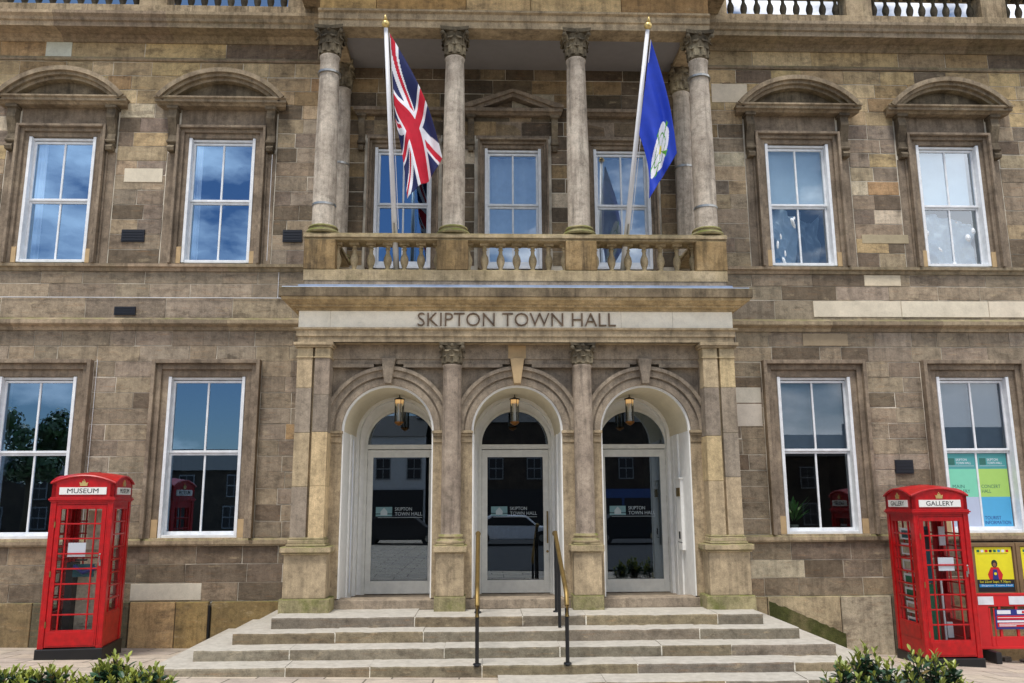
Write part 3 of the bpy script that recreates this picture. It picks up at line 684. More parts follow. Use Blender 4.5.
    ir.build('lobby_shell', 'dark', port)
# intercom cabinet on the right reveal
ic = MB(); x = CX[2]+AR
ic.box(x-.045, x-.001, -.62, -.38, 1.45, 2.42, 0); ic.box(x-.055, x-.045, -.60, -.40, 2.18, 2.30, 1); ic.box(x-.055, x-.045, -.53, -.47, 1.60, 1.70, 2); ic.box(x-.048, x-.044, -.62, -.38, 1.55, 1.56, 2); ic.box(x-.065, x-.001, -.64, -.36, 2.42, 2.44, 0)
ic.build('intercom_cabinet', ['limewash', 'brass', 'black'], port, bevel=.003)
# alarm cable on the left reveal
MB().tube([(CX[0]-AR+.03, -.33, .9), (CX[0]-AR+.03, -.33, 3.0)], .01, 6).build('alarm_cable', 'paper', port)
# paired end pilasters and pedestals
for s in (-1, 1):
    p = MB()
    for a, b in ((2.715, 2.915), (2.487, 2.685)):
        zz = [1.68, 2.25+.2*rng.random(), 2.95+.2*rng.random(), 3.5+.2*rng.random(), 4.005]
        for za_, zb_ in zip(zz, zz[1:]): p.box(s*a, s*b, EF+rng.uniform(0, .002), -1.02, za_+.001, zb_-.001, 0, jit(rng.choice(['#8f8272', '#a8967a', '#877b6d', '#b5a07c']), .06))
        p.box(s*(a-.012), s*(b+.012), EF-.014, -1.02, 4.0, 4.02); p.box(s*a, s*b, EF-.002, -1.02, 4.02, 4.14)
    p.box(s*2.60, s*2.88, EF+.06, -1.0, 1.68, 4.14)
    p.box(s*2.60, s*2.90, -1.02, -.05, .76, 4.2)
    p.c = [c_ or lin('#a89779') for c_ in p.c]; p.hascol = True; po = p.build('pilaster', 'porticoattr', hall, bevel=.005)
    c = MB(); c.box(s*2.46, s*2.945, EF-.035, -1.0, 4.14, 4.165); c.box(s*2.445, s*2.965, EF-.06, -1.0, 4.165, 4.205); c.build('cap', 'portico_warm', po, bevel=.006)
    c = MB(); c.box(s*2.465, s*2.935, EF-.03, -.1, 1.60, 1.66); c.box(s*2.45, s*2.95, EF-.05, -.1, 1.575, 1.605); c.box(s*2.478, s*2.925, EF-.012, -1., 1.66, 1.685)
    c.box(s*2.375, s*3.01, EF-.105, -.05, 1.50, 1.575); c.box(s*2.40, s*2.99, EF-.075, -.05, 1.475, 1.50); c.build('base_mould', 'porticolow', po, bevel=.012)
    MB().box(s*2.43, s*2.965, EF-.045, -.05, .94, 1.48).build('pedestal', 'portico_warm', po, bevel=.008)
    MB().box(s*2.37, s*3.0, EF-.085, -.05, .70, .94).build('sub_base', 'mossybase', po, bevel=.012)
# Corinthian capital
def capital(r0, h, hw, parent, z, mat='capital'):
    m = MB(); m.lathe([(r0*1.0, 0), (r0*1.12, .02*h), (r0*.95, .05*h), (r0*.98, .4*h), (r0*1.12, .7*h), (r0*1.3, .86*h)], n=16)
    for row, (zb, zt, n, rr, off, wd) in enumerate(((.04, .42, 8, 1.06, 0, .34), (.08, .68, 8, 1.16, .5, .36))):
        for k in range(n):
            a = 2*math.pi*(k+off)/n; ca, sa = math.cos(a), math.sin(a); path = []
            for t in range(7):
                u = t/6; zz = (zb+(zt-zb)*math.sin(u*1.9)/math.sin(1.57))*h if u < .83 else (zt-(zt-zb)*.16*(u-.83)/.17-.02)*h
                rad = r0*(rr+.05*u+ (.42 if row else .34)*max(0, u-.5)**1.6*2.4); wv = wd*r0*2*(.8+.5*math.sin(u*2.6))*(1 if u < .85 else .55)
                path.append((rad, zz, wv))
            vs, fs = [], []
            for (rad, zz, wv) in path:
                for q, dr in ((-.5, -.06), (-.25, .05), (0, -.01), (.25, .05), (.5, -.06)):
                    vs.append(((rad+dr*r0)*ca-q*wv*sa, (rad+dr*r0)*sa+q*wv*ca, zz))
            for t in range(6):
                for q in range(4): fs.append((t*5+q, t*5+q+1, t*5+q+6, t*5+q+5))
            m.mesh(vs, fs)
    for k in range(4):                                                   # corner volutes
        a = math.pi/4+k*math.pi/2; ca, sa = math.cos(a), math.sin(a)
        pts = [(r0*1.1*ca, r0*1.1*sa, .5*h), (hw*.95*ca, hw*.95*sa, .74*h), (hw*1.25*ca, hw*1.25*sa, .86*h)]
        m.tube(pts, [r0*.10, r0*.14, r0*.17], 6)
        m.sphere(hw*1.22*ca, hw*1.22*sa, .77*h, r0*.24, n=8)
        b = k*math.pi/2; m.sphere(hw*.84*math.cos(b), hw*.84*math.sin(b), .88*h, r0*.24, n=8)
    ab = []                                                              # concave abacus
    for k in range(4):
        a0 = math.pi/4+k*math.pi/2
        for t in range(7):
            u = t/7; p0 = Vector((math.cos(a0), math.sin(a0)))*hw*1.38; p1 = Vector((math.cos(a0+math.pi/2), math.sin(a0+math.pi/2)))*hw*1.38
            p = p0.lerp(p1, u); p *= 1-.16*math.sin(math.pi*u); ab.append((p.x, p.y))
    n = len(ab); m.mesh([(a, b, .88*h) for a, b in ab]+[(a*1.04, b*1.04, h) for a, b in ab], [tuple(range(n)), tuple(range(n, 2*n))]+[(i, (i+1) % n, (i+1) % n+n, i+n) for i in range(n)])
    o = m.build('capital', mat, parent, loc=(0, 0, z), smooth=True, auto=40); return o
def column(x, y, zb, zt, r0, r1, caph, hw, ped=None, rings=()):
    s = MB(); H = zt-caph
    prof = [(r0+(r1-r0)*(max(0, t-.3)/.7)**1.4, zb+.14+(H-zb-.14)*t) for t in [i/12 for i in range(13)]]
    prof = [(r0*1.09, zb+.11), (r0*1.02, zb+.125)]+prof[:-1]+[(r1, H-.05), (r1*1.10, H-.03), (r1*1.10, H-.012), (r1, H)]
    s.lathe(prof, n=32); o = s.build('column', 'column' if zb > 4 else 'lowcolumn', hall, loc=(x, y, 0), smooth=True, auto=40)
    b = MB(); b.lathe([(r0*1.42, zb), (r0*1.5, zb+.02), (r0*1.42, zb+.045), (r0*1.2, zb+.06), (r0*1.18, zb+.075), (r0*1.3, zb+.09), (r0*1.22, zb+.112), (r0*1.0, zb+.12)], n=28)
    b.build('base', 'mossybase' if y > -1.3 and zb > 4 else 'porticolow', o, smooth=True, auto=50)
    capital(r1, caph, hw, o, H)
    for z in rings:
        t = MB(); t.lathe([(r0*1.01, z), (r0*1.05, z), (r0*1.05, z+.03), (r0*1.01, z+.03)], n=24); t.build('metal_band', 'steel', o)
    if ped:
        for nm, (a, z0, z1, mm) in ped.items(): MB().box(-a, a, -a, .14, z0, z1).build(nm, mm, o, bevel=.01)
    return o
LP = {'plinth_block': (.178, 1.575, 1.595, 'porticolow'), 'plinth_cap': (.215, 1.49, 1.575, 'porticolow'), 'pedestal': (.178, .95, 1.49, 'portico_warm'), 'sub_base': (.197, .70, .95, 'mossybase')}
for s in (-1, 1): column(s*.878, -1.24, 1.595, 4.215, .128, .120, .285, .168, LP)
# ------------------------------------------------------------------ balcony storey
BY = -1.24
for x in (-2.674, -.878, .878, 2.674): column(x, BY, 5.74, 8.83, .158, .132, .41, .205, None, (6.15, 8.13) if abs(x) > 2 else ())
for s in (-1, 1): column(s*2.674, -.17, 5.66, 8.90, .150, .128, .43, .18, None, (7.2,))
ba = MB()
def railx(mb, x0, x1, z, yc=BY, m=0):
    for w_, a, b in ((.175, 0, .025), (.205, .025, .07), (.18, .07, .095)): mb.box(x0, x1, yc-w_, yc+w_, z+a, z+b, m)
railx(ba, -2.90, 2.90, 5.63)
for s in (-1, 1):
    for w_, a, b in ((.172, 0, .025), (.202, .025, .07), (.177, .07, .095)): ba.box(s*2.674-w_, s*2.674+w_, BY+.1, -.05, 5.63+a, 5.63+b)
ba.box(-2.88, 2.88, BY-.19, BY+.19, 5.05, 5.205)
for s in (-1, 1): ba.box(s*2.49, s*2.87, BY+.1, -.05, 5.052, 5.2)
bal = ba.build('balustrade', 'balstone', hall, bevel=.008)
for x in (-2.674, -.878, .878, 2.674):
    p = MB(); hw = .212
    p.box(x-hw, x+hw, BY-.195, BY+.195, 5.206, 5.629); p.build('pedestal', 'pedestal', bal, bevel=.01)
b1 = None; half = None
for a, b in ((-2.462, -1.09), (-.666, .666), (1.09, 2.462)):
    n = 5; st = (b-a)/(n+1)
    for i in range(n+2):
        x = a+i*st
        if b1 is None: b1 = baluster(.424, 'balstone', bal); c = b1
        else: c = b1.copy(); col.objects.link(c); c.parent = bal
        c.location = Vector((x, BY, 5.205))*K
# beam over the columns and attic wall, ceiling
ea = MB()
ea.extx([(-1.08, 8.83), (-1.38, 8.83), (-1.38, 8.93), (-1.405, 8.94), (-1.41, 9.03), (-1.45, 9.045), (-1.45, 9.075), (-1.40, 9.08), (-1.08, 9.08)], -2.83, 2.83)
for s in (-1, 1): ea.box(s*2.53, s*2.82, -1.09, -.05, 8.86, 9.3)
eo = ea.build('loggia_beam', 'portico_warm', hall)
at = MB()
for z0, z1 in ((9.08, 9.34), (9.34, 9.62), (9.62, 9.9)):
    x = -2.82
    while x < 2.82:
        q = min(2.82, x+rng.uniform(.7, 1.4)); q = 2.82 if 2.82-q < .4 else q
        at.box(x+.004, q-.004, -1.405+rng.uniform(0, .004), -1.2, z0+.004, z1-.004, 0, jit(rng.choice(['#a5895c', '#96794f', '#b09870', '#8a6f4c', '#9c8660']), .08), ch=.004); x = q
for s in (-1, 1): at.box(s*2.60, s*2.815, -1.38, -.05, 9.08, 9.95, 0, lin('#6f6048'))
at.build('attic_wall', 'ashlar', eo)
MB().box(-2.8, 2.8, -1.20, -.045, 8.925, 8.99).build('ceiling', 'soffit', eo)
cc = MB(); cc.box(-3.26, 3.26, -1.95, -.425, 9.72, 10.25); cc.box(-3.26, 3.26, -.425, .3, 10.35, 10.5); cc.box(-3.02, 3.02, -1.65, -.43, 9.62, 9.72); cc.build('cornice', 'cornice', eo)

# ------------------------------------------------------------------ entrance steps
steps = tag(empty('entrance_steps', (0, -2, 0)), 'broad flight of worn pale stone steps rising on three sides to the doors', 'steps')
SP = [(.775, -1.86, -2.98, 2.95), (.652, -2.17, -3.34, 3.27), (.528, -2.52, -3.66, 3.55), (.405, -2.90, -3.99, 3.80), (.30, -3.30, -.3, 4.1)]
zlow = [.652, .528, .405, .20, .05]
for i, (z, y, xl, xr) in enumerate(SP):
    m = MB(); x = xl; k = 0
    while x < xr-.01:
        q = min(xr, x+rng.uniform(.75, 1.75)); q = xr if xr-q < .45 else q
        c_ = jit(rng.choice(['#766e60', '#6e675b', '#817868', '#7a705c', '#7d715b']), .08)
        yb = -.05 if (x == xl or q == xr) else y+.62; ed = 1
        zb = zlow[i]-.12; j = .002
        # nosing-rounded block
        r = .022; prof = [(yb, zb), (y, zb), (y, z-r), (y+r*.3, z-r*.3), (y+r, z), (yb, z)]
        dz = rng.uniform(-.004, .003)
        ns_ = max(2, int((q-x)/.09)); n_ = len(prof); vs_ = []
        for t in range(ns_+1):
            xx_ = x+j+(q-x-2*j)*t/ns_; wv = rng.uniform(-.006, .004); wz = rng.uniform(-.005, .001)-.004*math.sin(math.pi*t/ns_)
            chip = .014 if rng.random() < .06 else 0
            for (a, b) in prof: vs_.append((xx_, a+(wv+chip if a < y+.05 and b > zb else 0), b+dz+(wz-chip*.5 if b > zb and a < y+.05 else 0) if b > zb else b))
        m.mesh(vs_, [tuple(range(n_)), tuple(ns_*n_+k_ for k_ in range(n_-1, -1, -1))]+[(t*n_+k_, (t+1)*n_+k_, (t+1)*n_+(k_+1) % n_, t*n_+(k_+1) % n_) for t in range(ns_) for k_ in range(n_)], 0, c_)
        if q < xr-.01: m.box(q-.007, q+.007, y-.0015, y+.03, zlow[i]+.005, z-.012, 0, lin('#d5cfc0'))
        x = q; k += 1
    m.box(xl+.02, xr-.02, y+.022, -.055, z-.32, z-.022, 0, lin('#b9b1a2'))
    for s_, xx in ((1, xl), (-1, xr)): m.box(xx+s_*.012, xx+s_*.5, y+.03, -.12, zlow[i]-.14, z-.014, 0, jit('#a39880', .04))
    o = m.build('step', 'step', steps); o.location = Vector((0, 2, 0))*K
# handrails
def handrail(x, label, pb):
    e = empty('handrail', (x, -2.9, .40))
    tag(e, label, 'handrail')
    def T(p): return (p[0], p[1]+2.9, p[2]-.40)
    m = MB(); path = [(0, -1.48, 1.72), (0, -1.56, 1.735), (0, -1.70, 1.66), (0, -2.2, 1.43), (0, -2.75, 1.20), (0, -2.88, 1.13), (0, -2.93, 1.02), (0, -2.915, .90)]
    m.tube([T(p) for p in path], .026, 10); m.sphere(*T((0, -1.48, 1.72)), .034); m.build('rail', 'brass', e, smooth=True, auto=50)
    for y, zb, zt in ((-1.58, .775, 1.71), (-2.90, .405, .98)):
        q = MB(); q.tube([T((0, y, zb-.02)), T((0, y, zt))], .022, 10); q.lathe([(.045, 0), (.04, .015)], 0, y+2.9, zb-.40, 12); q.build('post', 'black', e, smooth=True, auto=50)
    if pb:
        q = MB(); q.tube([T((0, -2.0, .652)), T((0, -2.0, 1.51))], .02, 10); q.build('post', 'black', e, smooth=True, auto=50)
handrail(-.52, 'brass and black handrail left of the centre door, on two posts', 0)
handrail(.455, 'brass and black handrail right of the centre door, on three posts', 1)

# ------------------------------------------------------------------ lanterns
for i, x in enumerate((-1.68, 0., 1.69)):
    e = empty('pendant_lantern', (x, -.2, 3.235)); tag(e, ['glass cylinder lantern with amber top hanging in the left arch', 'glass cylinder lantern with amber top hanging in the centre arch', 'glass cylinder lantern with amber top hanging in the right arch'][i], 'lantern', 'lanterns hanging in the door arches')
    MB().tube([(0, 0, .37), (0, 0, .46)], .006, 6).build('rod', 'black', e)
    MB().lathe([(.075, .35), (.075, .365), (.03, .38), (.01, .39)], n=18).build('cap', 'black', e, smooth=True, auto=40)
    MB().lathe([(.06, .30), (.062, .35)], n=18).build('top_fitting', 'glow', e, smooth=True, auto=40)
    MB().lathe([(.062, .02), (.062, .30)], n=18, cap=False).build('glass_tube', 'glasslamp', e, smooth=True)
    MB().lathe([(.018, .04), (.018, .28)], n=10).build('lamp_tube', 'sign', e, smooth=True)
    MB().lathe([(.001, -.03), (.035, -.015), (.05, .0), (.066, .01), (.066, .03)], n=18).build('base_fitting', 'amber', e, smooth=True, auto=40)
    q = MB()
    for k in range(4): a = k*math.pi/2+.4; q.tube([(.067*math.cos(a), .067*math.sin(a), .02), (.067*math.cos(a), .067*math.sin(a), .35)], .004, 5)
    q.build('cage', 'black', e)

# ------------------------------------------------------------------ flagpoles and flags
def pole(base, top, label):
    e = empty('flagpole', base); tag(e, label, 'flagpole'); t = Vector(top)-Vector(base)
    MB().tube([(0, 0, 0), tuple(t*.97)], [.042, .027], 12).build('pole', 'pole', e, smooth=True)
    m = MB(); c = t*.985; m.sphere(c.x, c.y, c.z, .055, sz=.9); m.tube([tuple(t*1.0), tuple(t*1.02)], [.03, .004], 8); m.build('finial', 'gold', e, smooth=True)
    m = MB(); m.box(-.05, .05, -.05, .05, -.02, .12); m.tube([tuple(t*.18+Vector((.0, -.05, 0))), tuple(t*.22+Vector((0, -.07, 0)))], .012, 6); m.build('bracket', 'steel', e)
    q = MB(); o = Vector((.055, -.02, 0)); q.tube([tuple(t*.2+o), tuple(t*.93+o)], .005, 5); q.build('halyard', 'pole', e)
    return e
pole((-1.66, -1.10, 5.15), (-1.768, -2.2, 8.43), 'white flagpole flying the British flag on the balcony')
pole((1.48, -1.10, 5.15), (1.756, -2.2, 8.46), 'white flagpole flying the blue flag on the balcony')
def union(u, v):
    """u 0..2 along, v 0..1 up"""
    x, y = u-1, v-.5; d = .5/1.118
    if abs(x) < .1 or abs(y) < .1: return 0
    if abs(x) < .1667 or abs(y) < .1667: return 1
    for s in (1, -1):
        e = (y-s*x*.5)/1.118*1.0           # signed distance to the diagonal
        if abs(e) < .1:
            side = s*x > 0
            sg = 1 if x > 0 else -1
            off = e*(1 if (x > 0) else -1)*(1 if s == 1 else 1)
            return 0 if -.067 < (off if s == 1 else off) < 0 else 1
    return 2
def flag(name, quad, col_fn, mats, label, amp, NU=150, NV=76, squash=0, edge=None):
    T0, T1, B1, B0 = [Vector(q) for q in quad]          # hoist-top, fly-top, fly-bottom, hoist-bottom
    vs, fs, ms = [], [], []
    for i in range(NU+1):
        for j in range(NV+1):
            u, v = i/NU, j/NV
            q = 1-v
            if squash: su = min(1, u/.62); su = su*su*(3-2*su); q = q**(squash+(1-squash)*su)
            p = T0.lerp(T1, u).lerp(B0.lerp(B1, u), q)
            if edge: p += edge(u, v)
            p.y += amp*math.sin(v*9+u*2.2)*(.25+u)+amp*.5*math.sin(v*19-u*3)*(.2+u*.8)
            vs.append(p-T0)
    for i in range(NU):
        for j in range(NV):
            fs.append((i*(NV+1)+j, (i+1)*(NV+1)+j, (i+1)*(NV+1)+j+1, i*(NV+1)+j+1)); ms.append(col_fn((i+.5)/NU, (j+.5)/NV))
    m = MB(); m.mesh(vs, fs); m.m = ms
    o = m.build(name, mats, loc=T0, smooth=True); s = o.modifiers.new('cloth', 'SOLIDIFY'); s.thickness = .003
    return tag(o, label, 'flag')
def e1(u, v): return Vector((.10*math.sin(math.pi*u)*(1 if v > .5 else .2), 0, -.05*math.sin(math.pi*v)*u))
flag('union_flag', [(-1.725, -2.12, 8.30), (-1.00, -1.95, 6.55), (-1.46, -1.95, 6.04), (-1.63, -1.95, 7.10)], lambda u, v: union(u*2, v), ['flagred', 'flagwhite', 'flagnavy'],
     'British red white and blue crossed flag hanging limp from the left pole', .055, squash=.4, edge=e1)
def rose(u, v):
    x, y = (u-.70)/.185, (v-.47)/.42
    a = math.atan2(y, x); r = math.hypot(x, y)
    if r < .2: return 3
    pet = .88+.12*abs(math.cos(2.5*a))
    if r < pet:
        if abs(r-pet*.62) < .028 or (r > .2 and abs(math.sin(2.5*a)) > .985): return 2
        return 1
    if r < pet+.13 and abs(math.cos(2.5*a)) < .30: return 2
    return 0
def e2(u, v): return Vector((.05*math.sin(math.pi*u), 0, 0))
flag('rose_flag', [(1.80, -2.1, 8.27), (2.12, -1.9, 6.68), (1.74, -1.95, 6.06), (1.625, -1.95, 6.95)], rose, ['flagblue', 'flagwhite', 'rosegreen', 'roseyellow'],
     'royal blue flag with a white rose hanging limp from the right pole', .05, edge=e2)

# ------------------------------------------------------------------ telephone kiosks
def crown(mb, x, z, y, s, m=0, face='-y'):
    P = [(-.5, 0), (.5, 0), (.5, .14), (.62, .55), (.30, .42), (.16, .78), (0, .62), (-.16, .78), (-.30, .42), (-.62, .55), (-.5, .14)]
    if face == '-y':
        mb.prism([(x+a*s, z+b*s) for a, b in P], y-.012, y, m); mb.sphere(x, y-.006, z+.86*s, .09*s, m, 8)
    else:
        sg = 1 if face == '+x' else -1; k = len(mb.v); mb.prism([(a*s, z+b*s) for a, b in P], -.012, 0, m)
        mb.v[k:] = [(y-sg*q[1], sg*q[0]+x, q[2]) for q in mb.v[k:]]
def kiosk(loc, rot, word, label, side, zs=1.):
    H = .3725
    e = empty('telephone_box', loc, rot); tag(e, label, 'phone box', 'red telephone boxes either side of the entrance')
    MB().box(-H-.02, H+.02, -H-.02, H+.02, -.15, .10).build('base', 'black', e, bevel=.012)
    b = MB(); z0, z1 = .10, 1.93                                # body: corner posts, rails, back
    for sx in (-1, 1):
        for sy in (-1, 1): b.box(sx*(H-.07), sx*H, sy*(H-.07) if sy > 0 else -H, sy*H if sy > 0 else -H+.07, z0, z1)
        b.box(sx*(H-.075), sx*(H-.085), -H, -H-.012, z0+.1, z1-.12) if 0 else None
    b.box(-H+.07, H-.07, H-.045, H-.01, z0, z0+.25); b.box(-H+.07, H-.07, H-.045, H-.01, 1.80, z1)
    for sx in (-1, 1): b.box(sx*(H-.06), sx*(H-.012), -H+.07, H-.07, z0, z0+.20); b.box(sx*(H-.06), sx*(H-.012), -H+.07, H-.07, 1.80, z1)
    b.box(-H+.07, H-.07, -H+.012, -H+.06, 1.83, z1)
    # cornice moulds below the fascia
    for o_, a, c_ in ((.012, 1.865, 1.885), (.026, 1.885, 1.905), (.012, 1.905, 1.925)): b.box(-H-o_, H+o_, -H-o_, H+o_, a, c_)
    # slim roll mouldings on the corner posts
    for sx in (-1, 1):
        b.tube([(sx*(H-.012), -H+.006, z0+.04), (sx*(H-.012), -H+.006, 1.85)], .011, 8); b.tube([(sx*(H-.060), -H+.002, z0+.04), (sx*(H-.060), -H+.002, 1.85)], .008, 8)
    body = b.build('body', 'red', e, bevel=.006)
    r = MB()                                                    # roof: segmental pediments, shallow dome
    zf, ze, za = 1.925, 2.095, 2.185; n = 18
    def arcz(t, top=za): return ze+(top-ze)*(1-t*t)
    pts = [(-H, zf), (H, zf)]+[(H*(1-2*k/n), arcz(1-2*k/n)) for k in range(n+1)]
    r.prism(pts, -H, -H+.05); r.prism(pts, H-.05, H)
    for sx in (-1, 1):
        k0 = len(r.v); r.prism(pts, -H, -H+.05)
        r.v[k0:] = [(-sx*q[1], sx*q[0], q[2]) for q in r.v[k0:]]
    G = 14; vs = []                                             # groined dome surface
    for i in range(G+1):
        for j in range(G+1):
            a, c_ = -1+2*i/G, -1+2*j/G; ea_ = ze+.012+(za-ze)*(1-a*a)*1.0; ec = ze+.012+(za-ze)*(1-c_*c_)
            z = max(ea_, ec)+.045*(1-a*a)*(1-c_*c_)
            vs.append((a*(H+.015), c_*(H+.015), z))
    fs = [(i*(G+1)+j, (i+1)*(G+1)+j, (i+1)*(G+1)+j+1, i*(G+1)+j+1) for i in range(G) for j in range(G)]
    r.mesh(vs, fs)
    for sx in (0, 1, 2, 3):                                     # arched hood moulding
        k0 = len(r.v); Q = []
        for k in range(n+1): t = -1+2*k/n; Q.append((t*(H+.012), -H-.012, arcz(t)+.004))
        r.tube(Q, .014, 6); ca, sa = math.cos(sx*math.pi/2), math.sin(sx*math.pi/2)
        r.v[k0:] = [(q[0]*ca-q[1]*sa, q[0]*sa+q[1]*ca, q[2]) for q in r.v[k0:]]
    ro = r.build('roof', 'red', e, smooth=True, auto=35)
    vz = MB(); vz.box(-.07, .07, -.02, .02, za+.03, za+.06); vz.build('roof_vent', 'red', ro)
    # signs and crowns
    sg = MB(); sg.box(-.28, .28, -H-.014, -H, 1.955, 2.045, 0); sg.text(word, -.185, .185, 1.972, 2.03, -H-.0145, 1, .003)
    sg.build('sign', ['sign', 'ink'], e)
    ss = MB(); k0 = len(ss.v); ss.box(-.265, .265, -H-.014, -H, 1.955, 2.045, 0); ss.text(word, -.185, .185, 1.972, 2.03, -H-.0145, 1, .003)
    ss.v = [(-side*q[1], side*q[0], q[2]) for q in ss.v]; ss.build('sign', ['sign', 'ink'], e)
    cr = MB(); crown(cr, 0, 2.062, -H, .085); cr.build('crown_emblem', 'gold', e)
    cr = MB(); crown(cr, 0, 2.062, -H, .085); cr.v = [(-side*q[1], side*q[0], q[2]) for q in cr.v]; cr.build('crown_emblem', 'gold', e)
    # door: stiles, rails, bars
    def leaf(y, x0, x1, zb, zt, bars=True):
        d = MB(); gl, gr, gb, gt = x0+.055, x1-.055, zb+.20, zt-.05
        d.box(x0, gl, y, y+.035, zb, zt); d.box(gr, x1, y, y+.035, zb, zt); d.box(gl, gr, y, y+.035, zb, gb); d.box(gl, gr, y, y+.035, gt, zt)
        d.box(x0+.02, x1-.02, y-.006, y, zb+.02, gb-.02)
        for k in range(1, 8): z = gb+(gt-gb)*k/8; d.box(gl, gr, y+.004, y+.028, z-.009, z+.009)
        for x in (gl+.075, gr-.075): d.box(x-.008, x+.008, y+.002, y+.026, gb, gt)
        g_ = MB(); g_.face([(gl, y+.02, gb), (gr, y+.02, gb), (gr, y+.02, gt), (gl, y+.02, gt)])
        return d, g_
    d, g_ = leaf(-H+.004, -H+.075, H-.075, .115, 1.825); do = d.build('door', 'red', e, bevel=.003); g_.build('glazing', 'glassbox', do)
    h = MB(); hx = H-.10; h.tube([(hx, -H-.04, 1.12), (hx, -H-.04, 1.20)], .008, 8); h.box(hx-.010, hx+.010, -H-.010, -H+.0, 1.08, 1.15); h.sphere(hx, -H-.03, 1.22, .013, n=8); h.build('handle', 'steel', do)
    hn = MB()
    for z in (.35, .95, 1.55): hn.box(-H+.065, -H+.08, -H-.006, -H+.004, z, z+.07)
    hn.build('hinge', 'brass', do)
    for sx in (-1, 1):
        d, g_ = leaf(-H+.012, -H+.075, H-.075, .30, 1.82)
        for q in (d, g_): q.v = [(-sx*p_[1], sx*p_[0], p_[2]) for p_ in q.v]
        so = d.build('side_window', 'red', e); g_.build('glazing', 'glassbox', so)
    d, g_ = leaf(-H+.012, -H+.075, H-.075, .30, 1.82)  # glazed back added in place of a solid panel, to brighten the interior
    for q in (d, g_): q.v = [(-p_[0], -p_[1], p_[2]) for p_ in q.v]
    so = d.build('added_back_window', 'red', e); g_.build('glazing', 'glassbox', so)
    e.scale = (1, 1, zs)
    return e, H
def child_thing(o, root):   # place a free-standing thing inside a turned kiosk
    o.location = root.location+Matrix.Rotation(root.rotation_euler[2], 3, 'Z')@o.location; o.rotation_euler[2] = root.rotation_euler[2]
k1, H = kiosk((-5.56, -1.07, .28), R(6.3), 'MUSEUM', 'red telephone box signed MUSEUM with grey carved panels inside, left of the steps', 1)
k2, H = kiosk((5.62, -.86, .01), R(-.5), 'GALLERY', 'red telephone box signed GALLERY with green display boards inside, right of the steps', -1, 1.03)
def inside(name, mb, mats, root, label, cat, group=None, **kk):
    o = mb.build(name, mats, **kk); child_thing(o, root); tag(o, label, cat, group); return o
inside('notice', MB().box(-.13, .08, -.345, -.341, 1.19, 1.36), 'paper', k1, 'white printed notice behind the door glass of the MUSEUM telephone box', 'notice')
inside('notice', MB().box(-.08, .13, -.345, -.341, 1.19, 1.36), 'paper', k2, 'white printed notice behind the door glass of the GALLERY telephone box', 'notice')
m = MB(); m.box(-.14, .20, .12, .2, .12, .95)
for z in (.32, .62):
    for k in range(9):
        a = k*.7; m.arc(-.10+k*.032, z, .012, .024, a, a+4.2, .105, .12, 8)
m.box(-.10, .28, .2, .26, 1.25, 1.75)
inside('carved_panel', m, 'boardgrey', k1, 'grey carved stone panel standing inside the MUSEUM telephone box', 'panel')
m = MB(); m.box(-.24, -.15, -.02, .20, .12, 1.1, 0); m.box(-.15, .10, -.05, -.02, .92, 1.08, 1); m.tube([(-.12, -.1, 1.06), (.0, -.14, .98), (.14, -.1, 1.03)], .025, 8, 2); m.box(-.13, .0, -.06, .0, 1.12, 1.14, 0)
inside('payphone', m, ['ink', 'exteal', 'navyblue'], k1, 'dark telephone unit on the left inside the MUSEUM telephone box', 'telephone')
m = MB(); m.box(-.17, .08, .05, .08, .15, .98, 0); m.box(-.14, .05, .045, .05, 1.0, 1.75, 1); m.box(-.12, .03, .04, .045, 1.45, 1.70, 2); m.box(.10, .12, -.02, .0, .15, 1.05, 3); m.box(.135, .21, -.02, .0, .3, .5, 3); m.box(.135, .21, -.02, .0, .62, .85, 4); m.box(.12, .2, -.06, -.04, 1.5, 1.75, 3)
inside('display_board', m, ['exgreen', 'exteal', 'ink', 'paper', 'redplastic'], k2, 'green and teal display board standing inside the GALLERY telephone box', 'display')
m = MB()
for z, cc_ in ((.42, 1), (.62, 0), (.80, 2), (.98, 2), (1.17, 0), (1.38, 0), (1.58, 1)):
    m.box(-.325, -.322, -.22, .12, z, z+.15, 3); m.box(-.327, -.325, -.18, .08, z+.02, z+.12, cc_)
inside('picture_strip', m, ['boardgrey', 'exteal', 'exgreen', 'paper'], k2, 'column of white framed pictures facing the side glass of the GALLERY telephone box', 'pictures')

